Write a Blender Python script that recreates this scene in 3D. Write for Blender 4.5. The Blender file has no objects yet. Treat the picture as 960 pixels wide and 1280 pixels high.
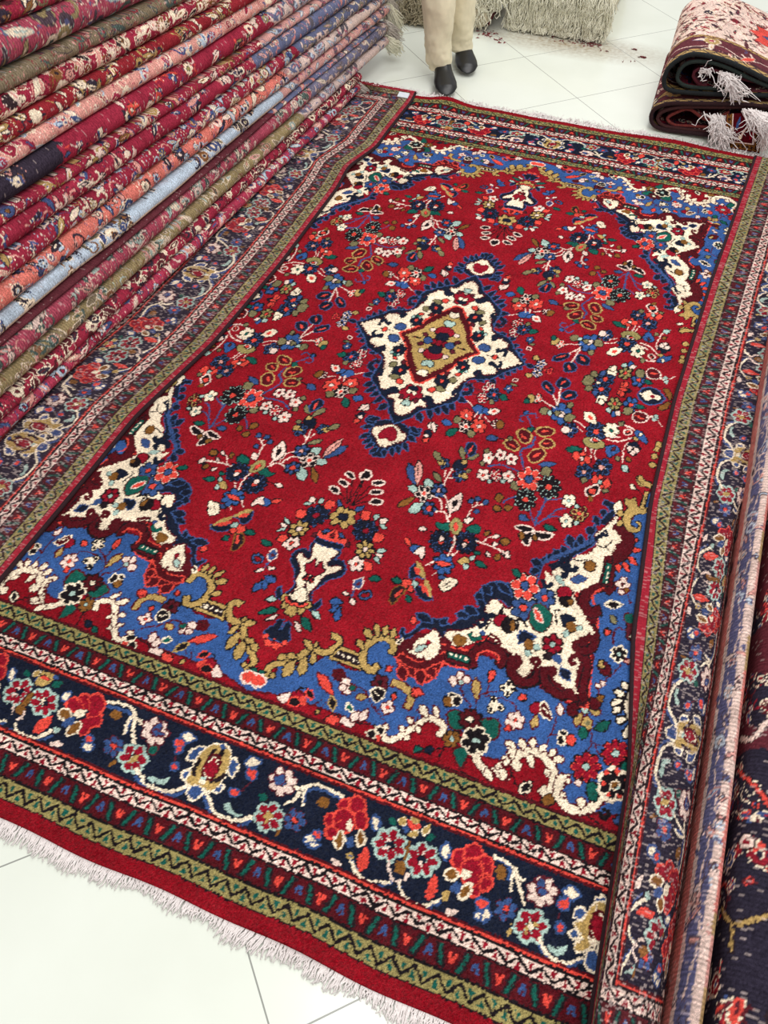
import bpy, bmesh, math, random
import numpy as np
from mathutils import Vector, Matrix
random.seed(7)
RNG = np.random.default_rng(7)
SC = bpy.context.scene
COL = SC.collection

# ------------------------------------------------------------------ camera
FPX = 1013.73
YAW, PIT, ROLL = -0.37356, -0.8859, 0.0059
CAM = np.array([0.54605, -1.83018, 1.55])
def cam_axes():
    cy, sy = math.cos(YAW), math.sin(YAW)
    f = np.array([sy*math.cos(PIT), cy*math.cos(PIT), math.sin(PIT)])
    r0 = np.array([cy, -sy, 0.0]); u0 = np.cross(r0, f)
    R = math.cos(ROLL)*r0 + math.sin(ROLL)*u0
    U = -math.sin(ROLL)*r0 + math.cos(ROLL)*u0
    return R, U, f
CR, CU, CF = cam_axes()
cam = bpy.data.cameras.new('camera'); camo = bpy.data.objects.new('camera', cam); COL.objects.link(camo)
M = Matrix(((CR[0], CU[0], -CF[0], CAM[0]), (CR[1], CU[1], -CF[1], CAM[1]), (CR[2], CU[2], -CF[2], CAM[2]), (0, 0, 0, 1)))
camo.matrix_world = M
cam.sensor_fit = 'VERTICAL'; cam.sensor_height = 36.0; cam.lens = FPX*36.0/1280.0
cam.clip_start = 0.02
SC.camera = camo
def ray(px):
    px = np.atleast_2d(np.asarray(px, float))
    return ((px[:, 0]-480)/FPX)[:, None]*CR - ((px[:, 1]-640)/FPX)[:, None]*CU + CF
def onz(px, z=0.0):
    d = ray(px); t = (z-CAM[2])/d[:, 2]
    return CAM + t[:, None]*d
def onv(px, v):
    d = ray(px); t = (v-CAM[1])/d[:, 1]
    return CAM + t[:, None]*d

# ------------------------------------------------------------------ colours
def lin(c):
    c = np.asarray(c, float)/255.0
    return np.where(c <= 0.04045, c/12.92, ((c+0.055)/1.055)**2.4)
PAL = dict(r=(146, 16, 31), R=(138, 12, 27), m=(84, 14, 24), n=(20, 27, 46), s=(56, 82, 132), b=(54, 90, 150),
           w=(250, 231, 203), W=(243, 214, 200), c=(226, 74, 62), d=(146, 16, 38), g=(186, 154, 92), o=(132, 86, 38),
           t=(18, 88, 76), y=(126, 118, 84), a=(170, 196, 186), k=(24, 17, 22), p=(228, 160, 148), q=(92, 28, 40),
           G=(154, 141, 88), x=(38, 24, 30), z=(156, 24, 56), v=(176, 50, 80), h=(224, 122, 108), l=(190, 208, 224))
KEY = list(PAL); IDX = {k: i for i, k in enumerate(KEY)}
PLIN = np.array([lin(PAL[k]) for k in KEY])

# ------------------------------------------------------------------ pattern canvas: knots of a woven design
class Canvas:
    def __init__(s, u0, u1, v0, v1, res, base):
        s.u0, s.v0, s.res = u0, v0, res
        s.nx = int((u1-u0)/res); s.ny = int((v1-v0)/res)
        s.a = np.full((s.ny, s.nx), IDX[base], np.uint8)
    def mask(s, P):
        P = np.asarray(P, float)
        x = (P[:, 0]-s.u0)/s.res; y = (P[:, 1]-s.v0)/s.res
        pad = 8
        x0 = max(0, int(x.min())-pad); x1 = min(s.nx, int(x.max())+pad+1)
        y0 = max(0, int(y.min())-pad); y1 = min(s.ny, int(y.max())+pad+1)
        if x1 <= x0 or y1 <= y0: return None
        gx = np.arange(x0, x1)+0.5; m = np.zeros((y1-y0, x1-x0), bool)
        gy = (np.arange(y0, y1)+0.5)
        n = len(x)
        for i in range(n):
            xa, ya, xb, yb = x[i], y[i], x[(i+1) % n], y[(i+1) % n]
            if ya == yb: continue
            rows = np.nonzero((gy > min(ya, yb)) & (gy <= max(ya, yb)))[0]
            if len(rows) == 0: continue
            xi = xa+(gy[rows]-ya)*(xb-xa)/(yb-ya)
            m[rows] ^= gx[None, :] > xi[:, None]
        return m, x0, x1, y0, y1
    def fill(s, P, col, oc=None, ow=0):
        r = s.mask(P)
        if r is None: return
        m, x0, x1, y0, y1 = r
        sub = s.a[y0:y1, x0:x1]
        if oc and oc != '-' and ow > 0:
            d = dilate(m, ow); sub[d] = IDX[oc]
        if col != '-': sub[m] = IDX[col]
def dilate(m, n):
    d = m.copy()
    for i in range(n):
        e = d.copy()
        e[1:] |= d[:-1]; e[:-1] |= d[1:]; e[:, 1:] |= d[:, :-1]; e[:, :-1] |= d[:, 1:]
        if i % 2 == 1:
            e[1:, 1:] |= d[:-1, :-1]; e[:-1, :-1] |= d[1:, 1:]; e[1:, :-1] |= d[:-1, 1:]; e[:-1, 1:] |= d[1:, :-1]
        d = e
    return d
def catmull(pts, closed, k=6):
    P = np.asarray(pts, float); n = len(P)
    if n < 3: return P
    out = []
    rng = range(n) if closed else range(n-1)
    for i in rng:
        p0 = P[(i-1) % n] if closed or i > 0 else P[0]
        p1 = P[i]; p2 = P[(i+1) % n]
        p3 = P[(i+2) % n] if closed or i+2 < n else P[-1]
        for j in range(k):
            t = j/k
            out.append(0.5*((2*p1)+(-p0+p2)*t+(2*p0-5*p1+4*p2-p3)*t*t+(-p0+3*p1-3*p2+p3)*t**3))
    if not closed: out.append(P[-1])
    return np.array(out)
def jag(P, amp, wl, rs):
    # flame-like teeth along a closed outline
    n = len(P); out = []
    for i in range(n):
        a = P[i]; b = P[(i+1) % n]; L = np.hypot(*(b-a)); k = max(1, int(L/wl))
        nrm = np.array([-(b-a)[1], (b-a)[0]])/(L+1e-9)
        for j in range(k):
            f = (j+0.15)/k; out.append(a+(b-a)*f-nrm*amp*0.3*rs.random())
            f = (j+0.65)/k; out.append(a+(b-a)*f+nrm*amp*(0.4+0.8*rs.random()))
    return np.array(out)
def stroke_poly(P, w):
    P = np.asarray(P, float)
    if len(P) > 2: P = catmull(P, False, 5)
    t = np.gradient(P, axis=0); L = np.hypot(t[:, 0], t[:, 1])[:, None]+1e-9; nn = np.stack([-t[:, 1], t[:, 0]], 1)/L
    return np.concatenate([P+nn*w/2, (P-nn*w/2)[::-1]])
def leaf_poly(x1, y1, x2, y2, w, k=7):
    a = np.array([x1, y1], float); b = np.array([x2, y2], float); d = b-a; nn = np.array([-d[1], d[0]])/(np.hypot(*d)+1e-9)
    f = np.linspace(0, 1, k); h = np.sin(np.pi*f**0.85)*w/2
    return np.concatenate([a+d*f[:, None]+nn*h[:, None], (a+d*f[:, None]-nn*h[:, None])[::-1]])
def ell(x, y, rx, ry=None, ang=0, k=14):
    ry = rx if ry is None else ry
    t = np.linspace(0, 2*np.pi, k, endpoint=False)
    c, s_ = math.cos(ang), math.sin(ang)
    X = np.cos(t)*rx; Y = np.sin(t)*ry
    return np.stack([x+X*c-Y*s_, y+X*s_+Y*c], 1)
def run_dsl(cv, text, tf):
    """tf: maps tile coordinates (in the photo frame) to the rug plane; the drawing language is one motif a line"""
    rs = np.random.default_rng(3)
    org = np.array([0., 0.]); sc = 1.0; oc, ow = 'k', 2
    def T(P): return tf(np.asarray(P, float)/sc+org)
    for ln in text.split('\n'):
        ln = ln.split('#')[0].strip()
        if not ln: continue
        for cmd in ln.split(';'):
            a = cmd.split()
            if not a: continue
            op = a[0]
            if op == '@': org = np.array([float(a[1]), float(a[2])]); sc = float(a[3])
            elif op == 'o': oc = a[1]; ow = int(a[2])
            elif op == 'P' or op == 'Q' or op == 'J':
                pts = np.array([float(v) for v in a[2:]]).reshape(-1, 2)
                if op != 'Q': pts = catmull(pts, True, 4)
                if op == 'J': pts = jag(pts, 9*sc/4.8, 27*sc/4.8, rs)
                cv.fill(T(pts), a[1], oc, ow)
            elif op == 'S':
                pts = np.array([float(v) for v in a[3:]]).reshape(-1, 2)
                cv.fill(T(stroke_poly(pts, float(a[2]))), a[1], oc, ow)
            elif op == 's':      # thin stem without outline
                pts = np.array([float(v) for v in a[3:]]).reshape(-1, 2)
                cv.fill(T(stroke_poly(pts, float(a[2]))), a[1])
            elif op == 'L':
                x1, y1, x2, y2, w = [float(v) for v in a[2:7]]
                cv.fill(T(leaf_poly(x1, y1, x2, y2, w)), a[1], oc, ow)
                if len(a) > 7:   # core
                    k1 = .28; cv.fill(T(leaf_poly(x1+(x2-x1)*k1, y1+(y2-y1)*k1, x2-(x2-x1)*k1, y2-(y2-y1)*k1, w*.4)), a[7])
            elif op == 'D':
                x, y, r = [float(v) for v in a[2:5]]; ry = float(a[5]) if len(a) > 5 else r
                cv.fill(T(ell(x, y, r, ry)), a[1], oc, ow)
            elif op == 'F':      # F x y r n rim petal centre
                x, y, r = [float(v) for v in a[1:4]]; n = int(a[4]); rim, pe, ce = a[5], a[6], a[7]
                ph = float(rs.random())*2
                pl = [ell(x+math.cos(ph+i*2*math.pi/n)*r*.62, y+math.sin(ph+i*2*math.pi/n)*r*.62, r*.38, min(r*.36, r*2.0/n), ph+i*2*math.pi/n, 9) for i in range(n)]
                for q in pl: cv.fill(T(q), rim, oc, ow)
                for q in [ell(x, y, r*.62, None, 0, 12)]: cv.fill(T(q), rim)
                for i in range(n):
                    t_ = ph+i*2*math.pi/n
                    cv.fill(T(ell(x+math.cos(t_)*r*.62, y+math.sin(t_)*r*.62, r*(.30 if r < 66 else .34), min(r*.26, r*1.45/n) if r < 66 else min(r*.31, r*1.75/n), t_, 9)), pe)
                cv.fill(T(ell(x, y, r*.32)), 'k' if pe != 'k' else rim); cv.fill(T(ell(x, y, r*.24)), ce)

FIELD = r"""
@ 0 0 1
o m 3
# blue ends
P b 300 870 330 848 345 846 352 832 368 838 390 822 396 830 410 824 430 838 452 842 455 818 465 806 482 803 490 812 488 824 496 800 500 850 560 835 590 820 640 840 700 880 722 880 740 840 740 780 730 740 760 690 800 640 830 600 850 700 840 800 835 960 800 1010 758 1020 720 1012 690 990 680 985 672 985 645 960 625 952 600 945 585 920 560 915 540 905 520 915 500 928 484 925 470 918 462 905 440 902 410 890 380 880 345 870 310 866
@ 480 860 4.8
o k 2
Q R -160 330 -100 280 -60 240 0 290 60 345 140 300 200 250 270 200 350 230 360 280 420 380 480 430 540 440 600 520 680 500 760 420 900 500 1100 700 1300 850 1300 1000 900 720 480 520 0 370
o m 2
S w 34 -10 250 -5 300 40 330 120 290 190 240 270 195 340 225 355 265 320 300
L w 215 120 260 190 50 ; L w 300 125 325 195 30 ; L w 140 190 175 230 32 ; L w 90 245 120 275 30; L w 130 300 150 330 30; L w 200 240 215 290 25
L w -5 235 25 260 24
S w 40 540 400 570 470 625 515 690 490 740 440 765 380 745 345
L w 720 420 725 480 34 ; L w 610 500 640 570 50; L w 660 510 750 560 50
@ 620 880 4.8
o k 2
J R 100 320 190 300 280 340 330 420 330 540 250 600 150 540 90 420
o m 2
S w 50 140 395 110 370 120 325 200 300 280 325 325 390 345 470 325 530 290 545 262 515
L w 200 310 210 400 40 ; L w 290 400 310 450 30
L w 145 220 160 290 44 ; L w 215 215 215 285 44 ; L w 295 262 255 300 34 ; L w 355 290 310 325 36; L w 405 345 330 350 40
S w 26 55 250 90 250 100 290 75 350 30 370 0 400 ; L w 20 400 60 460 44 ; S w 26 75 340 45 380
S w 50 430 470 390 462 365 510 370 570 420 630 490 655 570 630 630 575 630 540
L w 505 570 500 640 50 ; L w 380 540 410 575 26; L w 435 490 425 455 24 ; L W 480 460 495 515 30
o k 2
L k 135 545 210 480 60 ; S k 10 640 650 665 665 650 700 625 690 620 660
L o 270 580 350 600 70
s k 8 180 540 165 590 ; L s 700 730 760 690 50
@ 480 860 4.8
L k 810 640 880 580 60 ; o w 2 ; L k 815 635 875 585 40 ; o k 2
L t 175 390 230 375 34 ; L n 240 390 300 380 38 ; s k 10 300 390 360 370 330 420 325 460
@ 320 740 4.8
o k 2
D R 600 860 150 55 ; D c 460 780 40 26 ; L c 720 900 750 880 40; 
o m 2
P W 505 790 520 765 555 775 590 800 575 825 530 810 ; L W 575 790 620 730 50 ; L W 625 785 670 720 46
o w 2 ; P k 665 860 690 845 715 850 710 885 680 885 ; P k 720 830 750 825 770 850 745 870 ; o k 2
@ 320 740 4.8
# blue field flowers
o m 2
L c 375 500 465 635 54 ; D m 498 512 34 30 ; o k 1 ; D m 505 525 28
o m 2 ; D W 540 555 28 24 ; D W 545 605 26 24 ; D W 520 590 18 ; D t 578 590 16
D g 632 645 26 18
s m 8 600 580 650 600 670 640 700 700 760 780 ; s m 8 690 690 740 730 ; s m 7 400 660 330 700 ; s m 7 420 680 360 730
o w 2 ; L t 545 690 582 728 34 ; o g 2 ; L k 452 640 468 722 40 ; o k 2 ; L g 360 745 385 730 26
o m 2 ; P W 130 650 160 630 210 620 225 650 200 670 160 680 ; D d 250 655 40 46 ; o c 2 ; D k 235 675 34 24 ; D c 285 670 12 20; s k 9 240 615 275 590 320 600 ; L k 310 600 340 660 34
o k 2 ; F 745 560 52 5 m q k ; o w 2 ; P k 700 600 760 600 765 640 720 670 695 640 ; s w 6 715 610 740 640 ; o k 2
L c 790 460 805 500 36 ; L c 820 660 835 620 30
o m 2 ; F 790 708 44 4 W W c
o m 2 ; S g 38 815 558 880 580 925 625 925 670 900 712 ; o k 2 ; L c 930 610 985 640 40
@ 480 740 4.8
o m 2
L c 15 490 50 465 30 ; L c 170 600 235 630 44
D W 412 550 24 26 ; D W 458 518 22 24 ; D W 492 540 22 ; D a 460 560 14
o k 2 ; D o 382 672 28 ; o w 2 ; D k 408 635 22 14 ; D k 432 668 24 30 ; s w 7 395 650 425 645 ; o m 2
L g 548 530 552 660 44
s m 9 455 580 480 650 510 680 515 720 ; s m 9 545 720 560 650 620 620 700 610 ; s m 9 615 620 625 560 ; s m 8 600 640 700 650 780 690 785 735
o k 2 ; L c 655 480 630 555 40
F 740 595 48 4 w k w ; F 662 697 54 3 w k w
D c 825 648 24 18
o m 2 ; F 783 785 56 6 W W c ; L c 725 845 755 815 30
o m 3 ; P t 385 740 460 735 500 790 460 840 400 820 ; P t 560 800 600 780 685 795 660 890 570 880
o k 2 ; F 515 780 70 8 k m w ; D w 513 776 20 14
F 405 895 54 6 o o a
o m 3 ; P t 420 960 500 960 470 1050 450 1060
o w 3 ; F 548 905 82 6 k k a ; o k 2
@ 620 780 4.8
D d 235 520 34 34 ; o w 2 ; P m 265 500 290 490 325 580 300 580 270 560 ; s w 8 275 510 310 560 ; o k 2
o m 2 ; L g 215 640 240 565 42 ; L W 378 560 380 490 38
s m 9 360 560 340 640 310 700 300 740 ; s m 10 320 680 360 680 
o k 2 ; D c 440 712 30 34 ; o w 2 ; D k 395 672 20 16 ; D k 385 715 18 26 ; s w 7 400 690 410 740 ; o k 2
D a 530 522 22 28 ; o m 2 ; L g 470 625 510 545 44 ; L g 545 655 535 560 58 y ; L g 620 555 550 520 44
o k 2 ; L t 515 708 515 630 54 ; L t 585 650 682 605 54
s m 10 570 660 568 715 545 790 ; s m 9 570 720 600 740 650 742 ; s m 9 575 720 600 780 640 830
o k 2 ; F 533 872 92 8 c d a ; F 708 792 84 8 c d a
@ 620 880 4.8
P t 740 380 790 350 815 400 800 440 760 420 ; P t 540 500 580 490 610 540 590 590 550 580
o w 4 ; F 705 500 96 7 w k o ; o k 1 ; D c 655 425 14 18 ; D c 718 420 14 18 ; D c 635 492 16 12 ; D c 665 560 14 ; D c 735 570 16 ; D c 770 465 12 ; D a 722 518 12
@ 620 780 4.8
o w 3 ; F 732 197 46 6 k k a ; o m 2 ; L p 765 245 805 235 26
o k 2 ; P m 605 250 640 235 680 280 670 320 630 320 615 290 ; L g 615 235 635 285 28
s m 9 740 260 700 310 660 340 640 380 600 400 ; o m 2 ; D W 605 388 14 12; D W 632 372 16 14
o k 2 ; L o 600 470 640 450 36 ; s m 8 610 400 610 440
o k 3 ; L w 745 370 795 410 34 ; L w 705 415 765 450 38 ; L w 685 505 750 470 36 ; L w 695 550 740 515 34 ; L w 715 605 770 580 38 ; L w 765 700 795 630 44 ; P w 800 400 775 470 760 500 775 560 800 610 840 600 840 400
D c 663 65 18 16 ; s m 9 695 140 700 60 730 40 760 50 ; o k 2 ; D q 800 60 26 60 ; D w 805 90 10
@ 620 600 4.8
o w 3 ; L k 655 765 745 765 36 ; s k 14 700 745 715 785 ; o k 2 ; o n 2 ; L y 680 830 715 880 36 ; o m 2 ; L t 770 820 820 880 56
F 755 645 44 4 W W m ; D o 775 680 14 ; s m 8 780 700 800 760 ; D W 745 690 16
"""
SPAN = r"""
@ 0 0 1
o c 3
# corner spandrel: dark red scrolled margin with coral rim
P m 495 806 500 800 530 800 560 812 590 818 600 808 625 796 640 800 650 770 680 740 720 720 740 730 748 738 772 690 782 668 778 660 760 655 754 700 752 722 730 735 715 742 722 752 738 768 745 780 740 800 733 810 737 835 734 868 732 885 722 885 710 878 695 875 685 868 676 855 665 860 650 858 638 845 635 830 626 818 618 808 605 806 595 815 594 828 588 838 560 834 555 828 545 845 532 855 515 848 498 830 494 815
@ 480 740 4.8
o c 2
L m 100 460 120 545 60 ; L m 210 480 225 575 60 ; L m 270 470 300 530 50 ; S m 40 90 400 150 440 220 460 300 430 370 400
o k 2
S m 52 535 470 525 420 560 360 620 345 690 375 710 430 680 460
s c 12 550 430 560 390 600 370 640 375 680 400 685 440
S m 60 800 450 830 430 810 410 770 420 760 470 790 540 850 560 910 530 930 460 890 420 870 450
Q m 380 370 515 410 505 465 365 430
o k 2 ; Q t 385 375 510 415 500 445 380 405 ; o - 0 ; D w 400 390 7 9 ; D w 430 398 7 9 ; D w 458 408 7 9; D w 488 420 7 9 ; o k 2
@ 620 600 4.8
S m 60 690 690 650 655 580 665 530 710 520 770 560 810 620 800 
s c 12 640 665 590 690 570 730 590 770
Q m 645 505 715 515 690 655 620 645
Q t 655 520 685 524 665 640 635 636 ; o - 0 ; D w 667 545 7 10 ; D w 663 575 7 10 ; D w 659 605 7 10; D w 655 630 6 8 ; o k 2
L c 800 440 860 440 30 ; L c 790 400 845 370 30 ; L c 790 480 840 530 30 ; L c 755 510 790 570 30 ; L c 720 520 730 570 30
S m 90 690 310 760 340 775 400 740 460 690 480
@ 620 780 4.8
S m 46 130 250 140 210 100 215 80 270 110 340 180 370 240 340 250 270 215 230
S m 46 310 320 340 300 310 275 280 310 300 380 370 440 440 440 490 470
S m 44 455 250 440 220 480 200 530 215 540 290 520 370 510 440 530 480
S m 44 470 160 500 180 560 170 590 120 580 60 560 40
S m 40 480 545 450 550 440 520 480 500 ; S m 34 560 470 600 490 590 510 560 500
# navy leafy margin towards the field
@ 480 740 4.8
o s 2
P n 100 240 105 290 130 300 180 270 240 235 310 250 360 300 360 250 430 260 530 240 560 200 600 240 640 190 620 110 690 60 760 110 860 100 800 0 700 -40 620 -30 560 30 570 90 560 120 500 150 440 190 400 215 340 190 280 180 230 200 190 240 130 280 115 240
L n 195 150 290 200 50 ; L n 340 215 375 175 34 ; L n 430 150 520 160 40 ; L n 480 110 560 150 50 ; L n 545 30 590 60 50; L n 590 -20 640 30 50; L n 560 70 600 100 40
@ 620 600 4.8
P n 0 640 60 650 100 720 140 660 240 620 260 560 300 500 380 500 420 560 470 560 450 480 560 420 600 360 590 300 620 280 680 290 700 230 715 170 650 145 690 190 650 240 590 290 560 340 540 390 470 430 400 450 320 470 260 500 240 550 250 600 200 680 60 700
L n 205 500 280 530 40 ; L n 200 575 260 555 40 ; L n 300 470 330 500 40 ; L n 345 435 375 490 44 ; L n 395 415 415 480 44 ; L n 430 350 455 430 50 ; L n 505 350 495 420 44 ; L n 470 390 480 430 30; L n 535 310 590 340 44 ; L n 585 235 610 290 40 ; L n 640 195 640 240 36
S s 8 270 520 350 480 430 450 500 420 560 390 590 340 ; S n 26 640 150 680 170 685 200
# white ground
@ 0 0 1
o m 2
@ 480 740 4.8
J w 130 355 175 340 190 305 260 270 300 240 340 300 330 370 290 420 240 425 190 410
@ 0 0 1
o m 2
J w 556 800 560 792 575 792 590 788 598 780 612 778 606 765 618 753 635 765 660 745 678 738 690 728 690 717 712 705 722 705 745 685 742 672 752 665 758 660 768 648 772 630 776 638 770 655 768 665 772 672 776 680 768 690 762 698 750 702 742 722 742 735 716 742 722 760 738 786 742 796 725 800 716 812 724 828 722 838 718 862 722 872 702 862 690 852 682 838 665 840 655 850 645 842 640 822 626 812 612 800 600 798 590 808 570 812
@ 620 600 4.8
o - 0
P w 560 530 600 500 640 480 620 600 590 640 500 680 460 690 ; P w 470 480 560 460 640 440 620 540 540 640 440 640 420 560
P w 290 560 330 600 360 560 340 700 300 640
o k 2
# scrolls curling into the ivory ground
o - 0
@ 620 780 4.8
S m 40 110 290 135 240 120 215 90 235 ; S m 30 215 270 255 250 240 225 210 235 215 255
S m 40 290 300 335 285 340 310 315 330 ; S m 32 470 240 455 255 440 240 455 210 490 205 515 240
S m 32 500 180 470 165 460 140 480 115 ; S m 30 590 90 565 110 550 90 565 70
S m 24 345 385 370 380 385 400 ; S m 24 420 415 445 410 450 440 ; S m 20 495 350 470 345 ; S m 20 490 310 480 290
@ 620 600 4.8
S n 30 425 500 435 550 465 560 480 535 ; S n 40 320 545 370 525 410 550 410 590 385 580 ; S n 30 270 610 290 655 320 650 325 630
S n 24 590 380 630 345 660 350 645 320 ; S m 26 690 300 730 310 760 340 ; S m 24 700 470 725 450 720 400
@ 480 740 4.8
S n 34 590 90 585 140 620 165 655 150 ; S n 28 555 195 575 225 605 195 600 165 ; S m 34 100 340 130 320 160 335 150 365 ; S m 34 330 310 370 310 385 335 370 360
S m 24 180 300 200 270 240 285 ; S m 20 230 425 240 400 ; S m 20 180 420 185 395 ; S m 22 640 270 670 290 700 330
@ 620 600 4.8
# spandrel flowers
o n 2 ; F 288 730 66 6 n s c ; F 160 785 80 6 n s c ; o k 2
F 170 660 86 6 W c s ; D s 168 655 22 26
o m 2 ; P t 195 840 235 760 300 790 330 850 300 910 250 930 215 900 ; o W 2 ; L c 225 790 270 880 30 ; o k 2
L t 95 555 145 605 36
D d 405 695 44 36 ; D k 412 745 36 30 ; D o 440 750 16 ; D d 30 860 50 34 ; D k 70 890 36 44 ; D o 95 890 14 34
o k 2 ; D o 558 535 32 32 ; s k 8 440 480 470 500 540 500 ; s k 8 600 410 650 420 690 380 ; s k 8 650 420 680 450
o m 1 ; L s 440 620 545 605 56 ; L a 350 590 410 655 34
o k 1 ; P n 380 830 420 825 470 850 440 880 400 900 ; D o 445 900 32 ; D a 495 905 20 16
s k 10 340 800 380 800 ; s k 10 350 810 360 890 ; s k 12 130 860 150 850 180 900 ; s k 12 130 870 120 920 ; s k 10 40 780 30 820
@ 620 780 4.8
o s 2 ; P n 135 130 145 60 230 95 180 110 ; o k 1 ; D o 195 140 30 32 ; D a 185 190 20 ; D a 240 158 20
D a 412 75 20
o k 2 ; F 333 140 64 6 m d a ; D a 333 140 14 ; D x 305 210 26 20 ; o s 2 ; L s 350 200 375 250 34 ; s s 8 375 240 395 290 ; L n 385 285 435 355 54 ; o k 2
@ 480 740 4.8
o k 1 ; P o 410 290 440 275 490 290 485 325 455 345 425 330 ; S t 26 510 262 530 300 580 290 ; D s 588 262 14
o m 2 ; L a 185 372 255 338 34 ; o k 1 ; D d 266 320 15
s k 10 560 340 610 300 640 260 ; s k 10 600 240 640 190 ; s k 14 690 150 710 110 ; s k 10 770 195 810 180
# gold scroll work between field and blue
@ 320 740 4.8
o k 2
S g 36 90 525 70 490 100 455 180 430 270 400 345 345 385 378 450 372 500 325 490 290 455 282
L g 165 525 240 420 60 ; L g 262 520 305 400 54 ; L g 295 300 345 370 40 ; L g 340 455 350 370 34 ; L g 130 415 200 395 40 ; L g 185 390 250 410 36 ; L g 370 315 350 350 24; L g 95 530 110 500 30
Q g 510 345 645 395 640 485 440 415 ; o k 1 ; Q x 500 365 630 412 622 455 470 405 ; o - 0 ; D w 495 386 7 12 ; D w 525 398 7 12 ; D w 557 408 7 12; D w 590 424 7 12 ; D w 614 434 7 10 ; o k 2
S g 38 735 455 695 488 650 455 642 390 690 315 770 292 825 330 812 392
L g 608 305 645 365 34 ; L g 655 235 695 300 42 ; L g 722 205 732 290 30 ; L g 788 218 768 285 30 ; L g 832 238 812 300 30
L t 10 505 60 500 36 ; o W 3 ; D c 18 548 42 34 ; o k 2
@ 480 740 4.8
o w 2 ; L k 75 330 110 300 16 ; o k 2 ; D c 178 190 16 22
# gold creature at the side
@ 620 600 4.8
o k 2 ; P g 770 130 800 145 830 125 840 180 895 185 890 215 840 225 800 250 800 290 840 310 850 290 830 270 860 280 850 325 800 330 760 290 755 230 785 190 770 160
L w 735 145 715 230 50 ; L g 745 200 730 240 36 ; L g 725 270 750 290 40 ; S g 18 900 90 880 150 870 190
L w 800 50 830 75 26 ; S g 30 850 10 870 40 920 45
@ 640 440 4.8
L g 860 560 890 590 34 ; L g 845 605 880 600 28 ; L g 830 640 870 650 34 ; L g 815 695 860 700 36 ; S g 26 755 765 780 800 830 825 ; s k 6 720 820 780 880 800 920
"""
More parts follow.
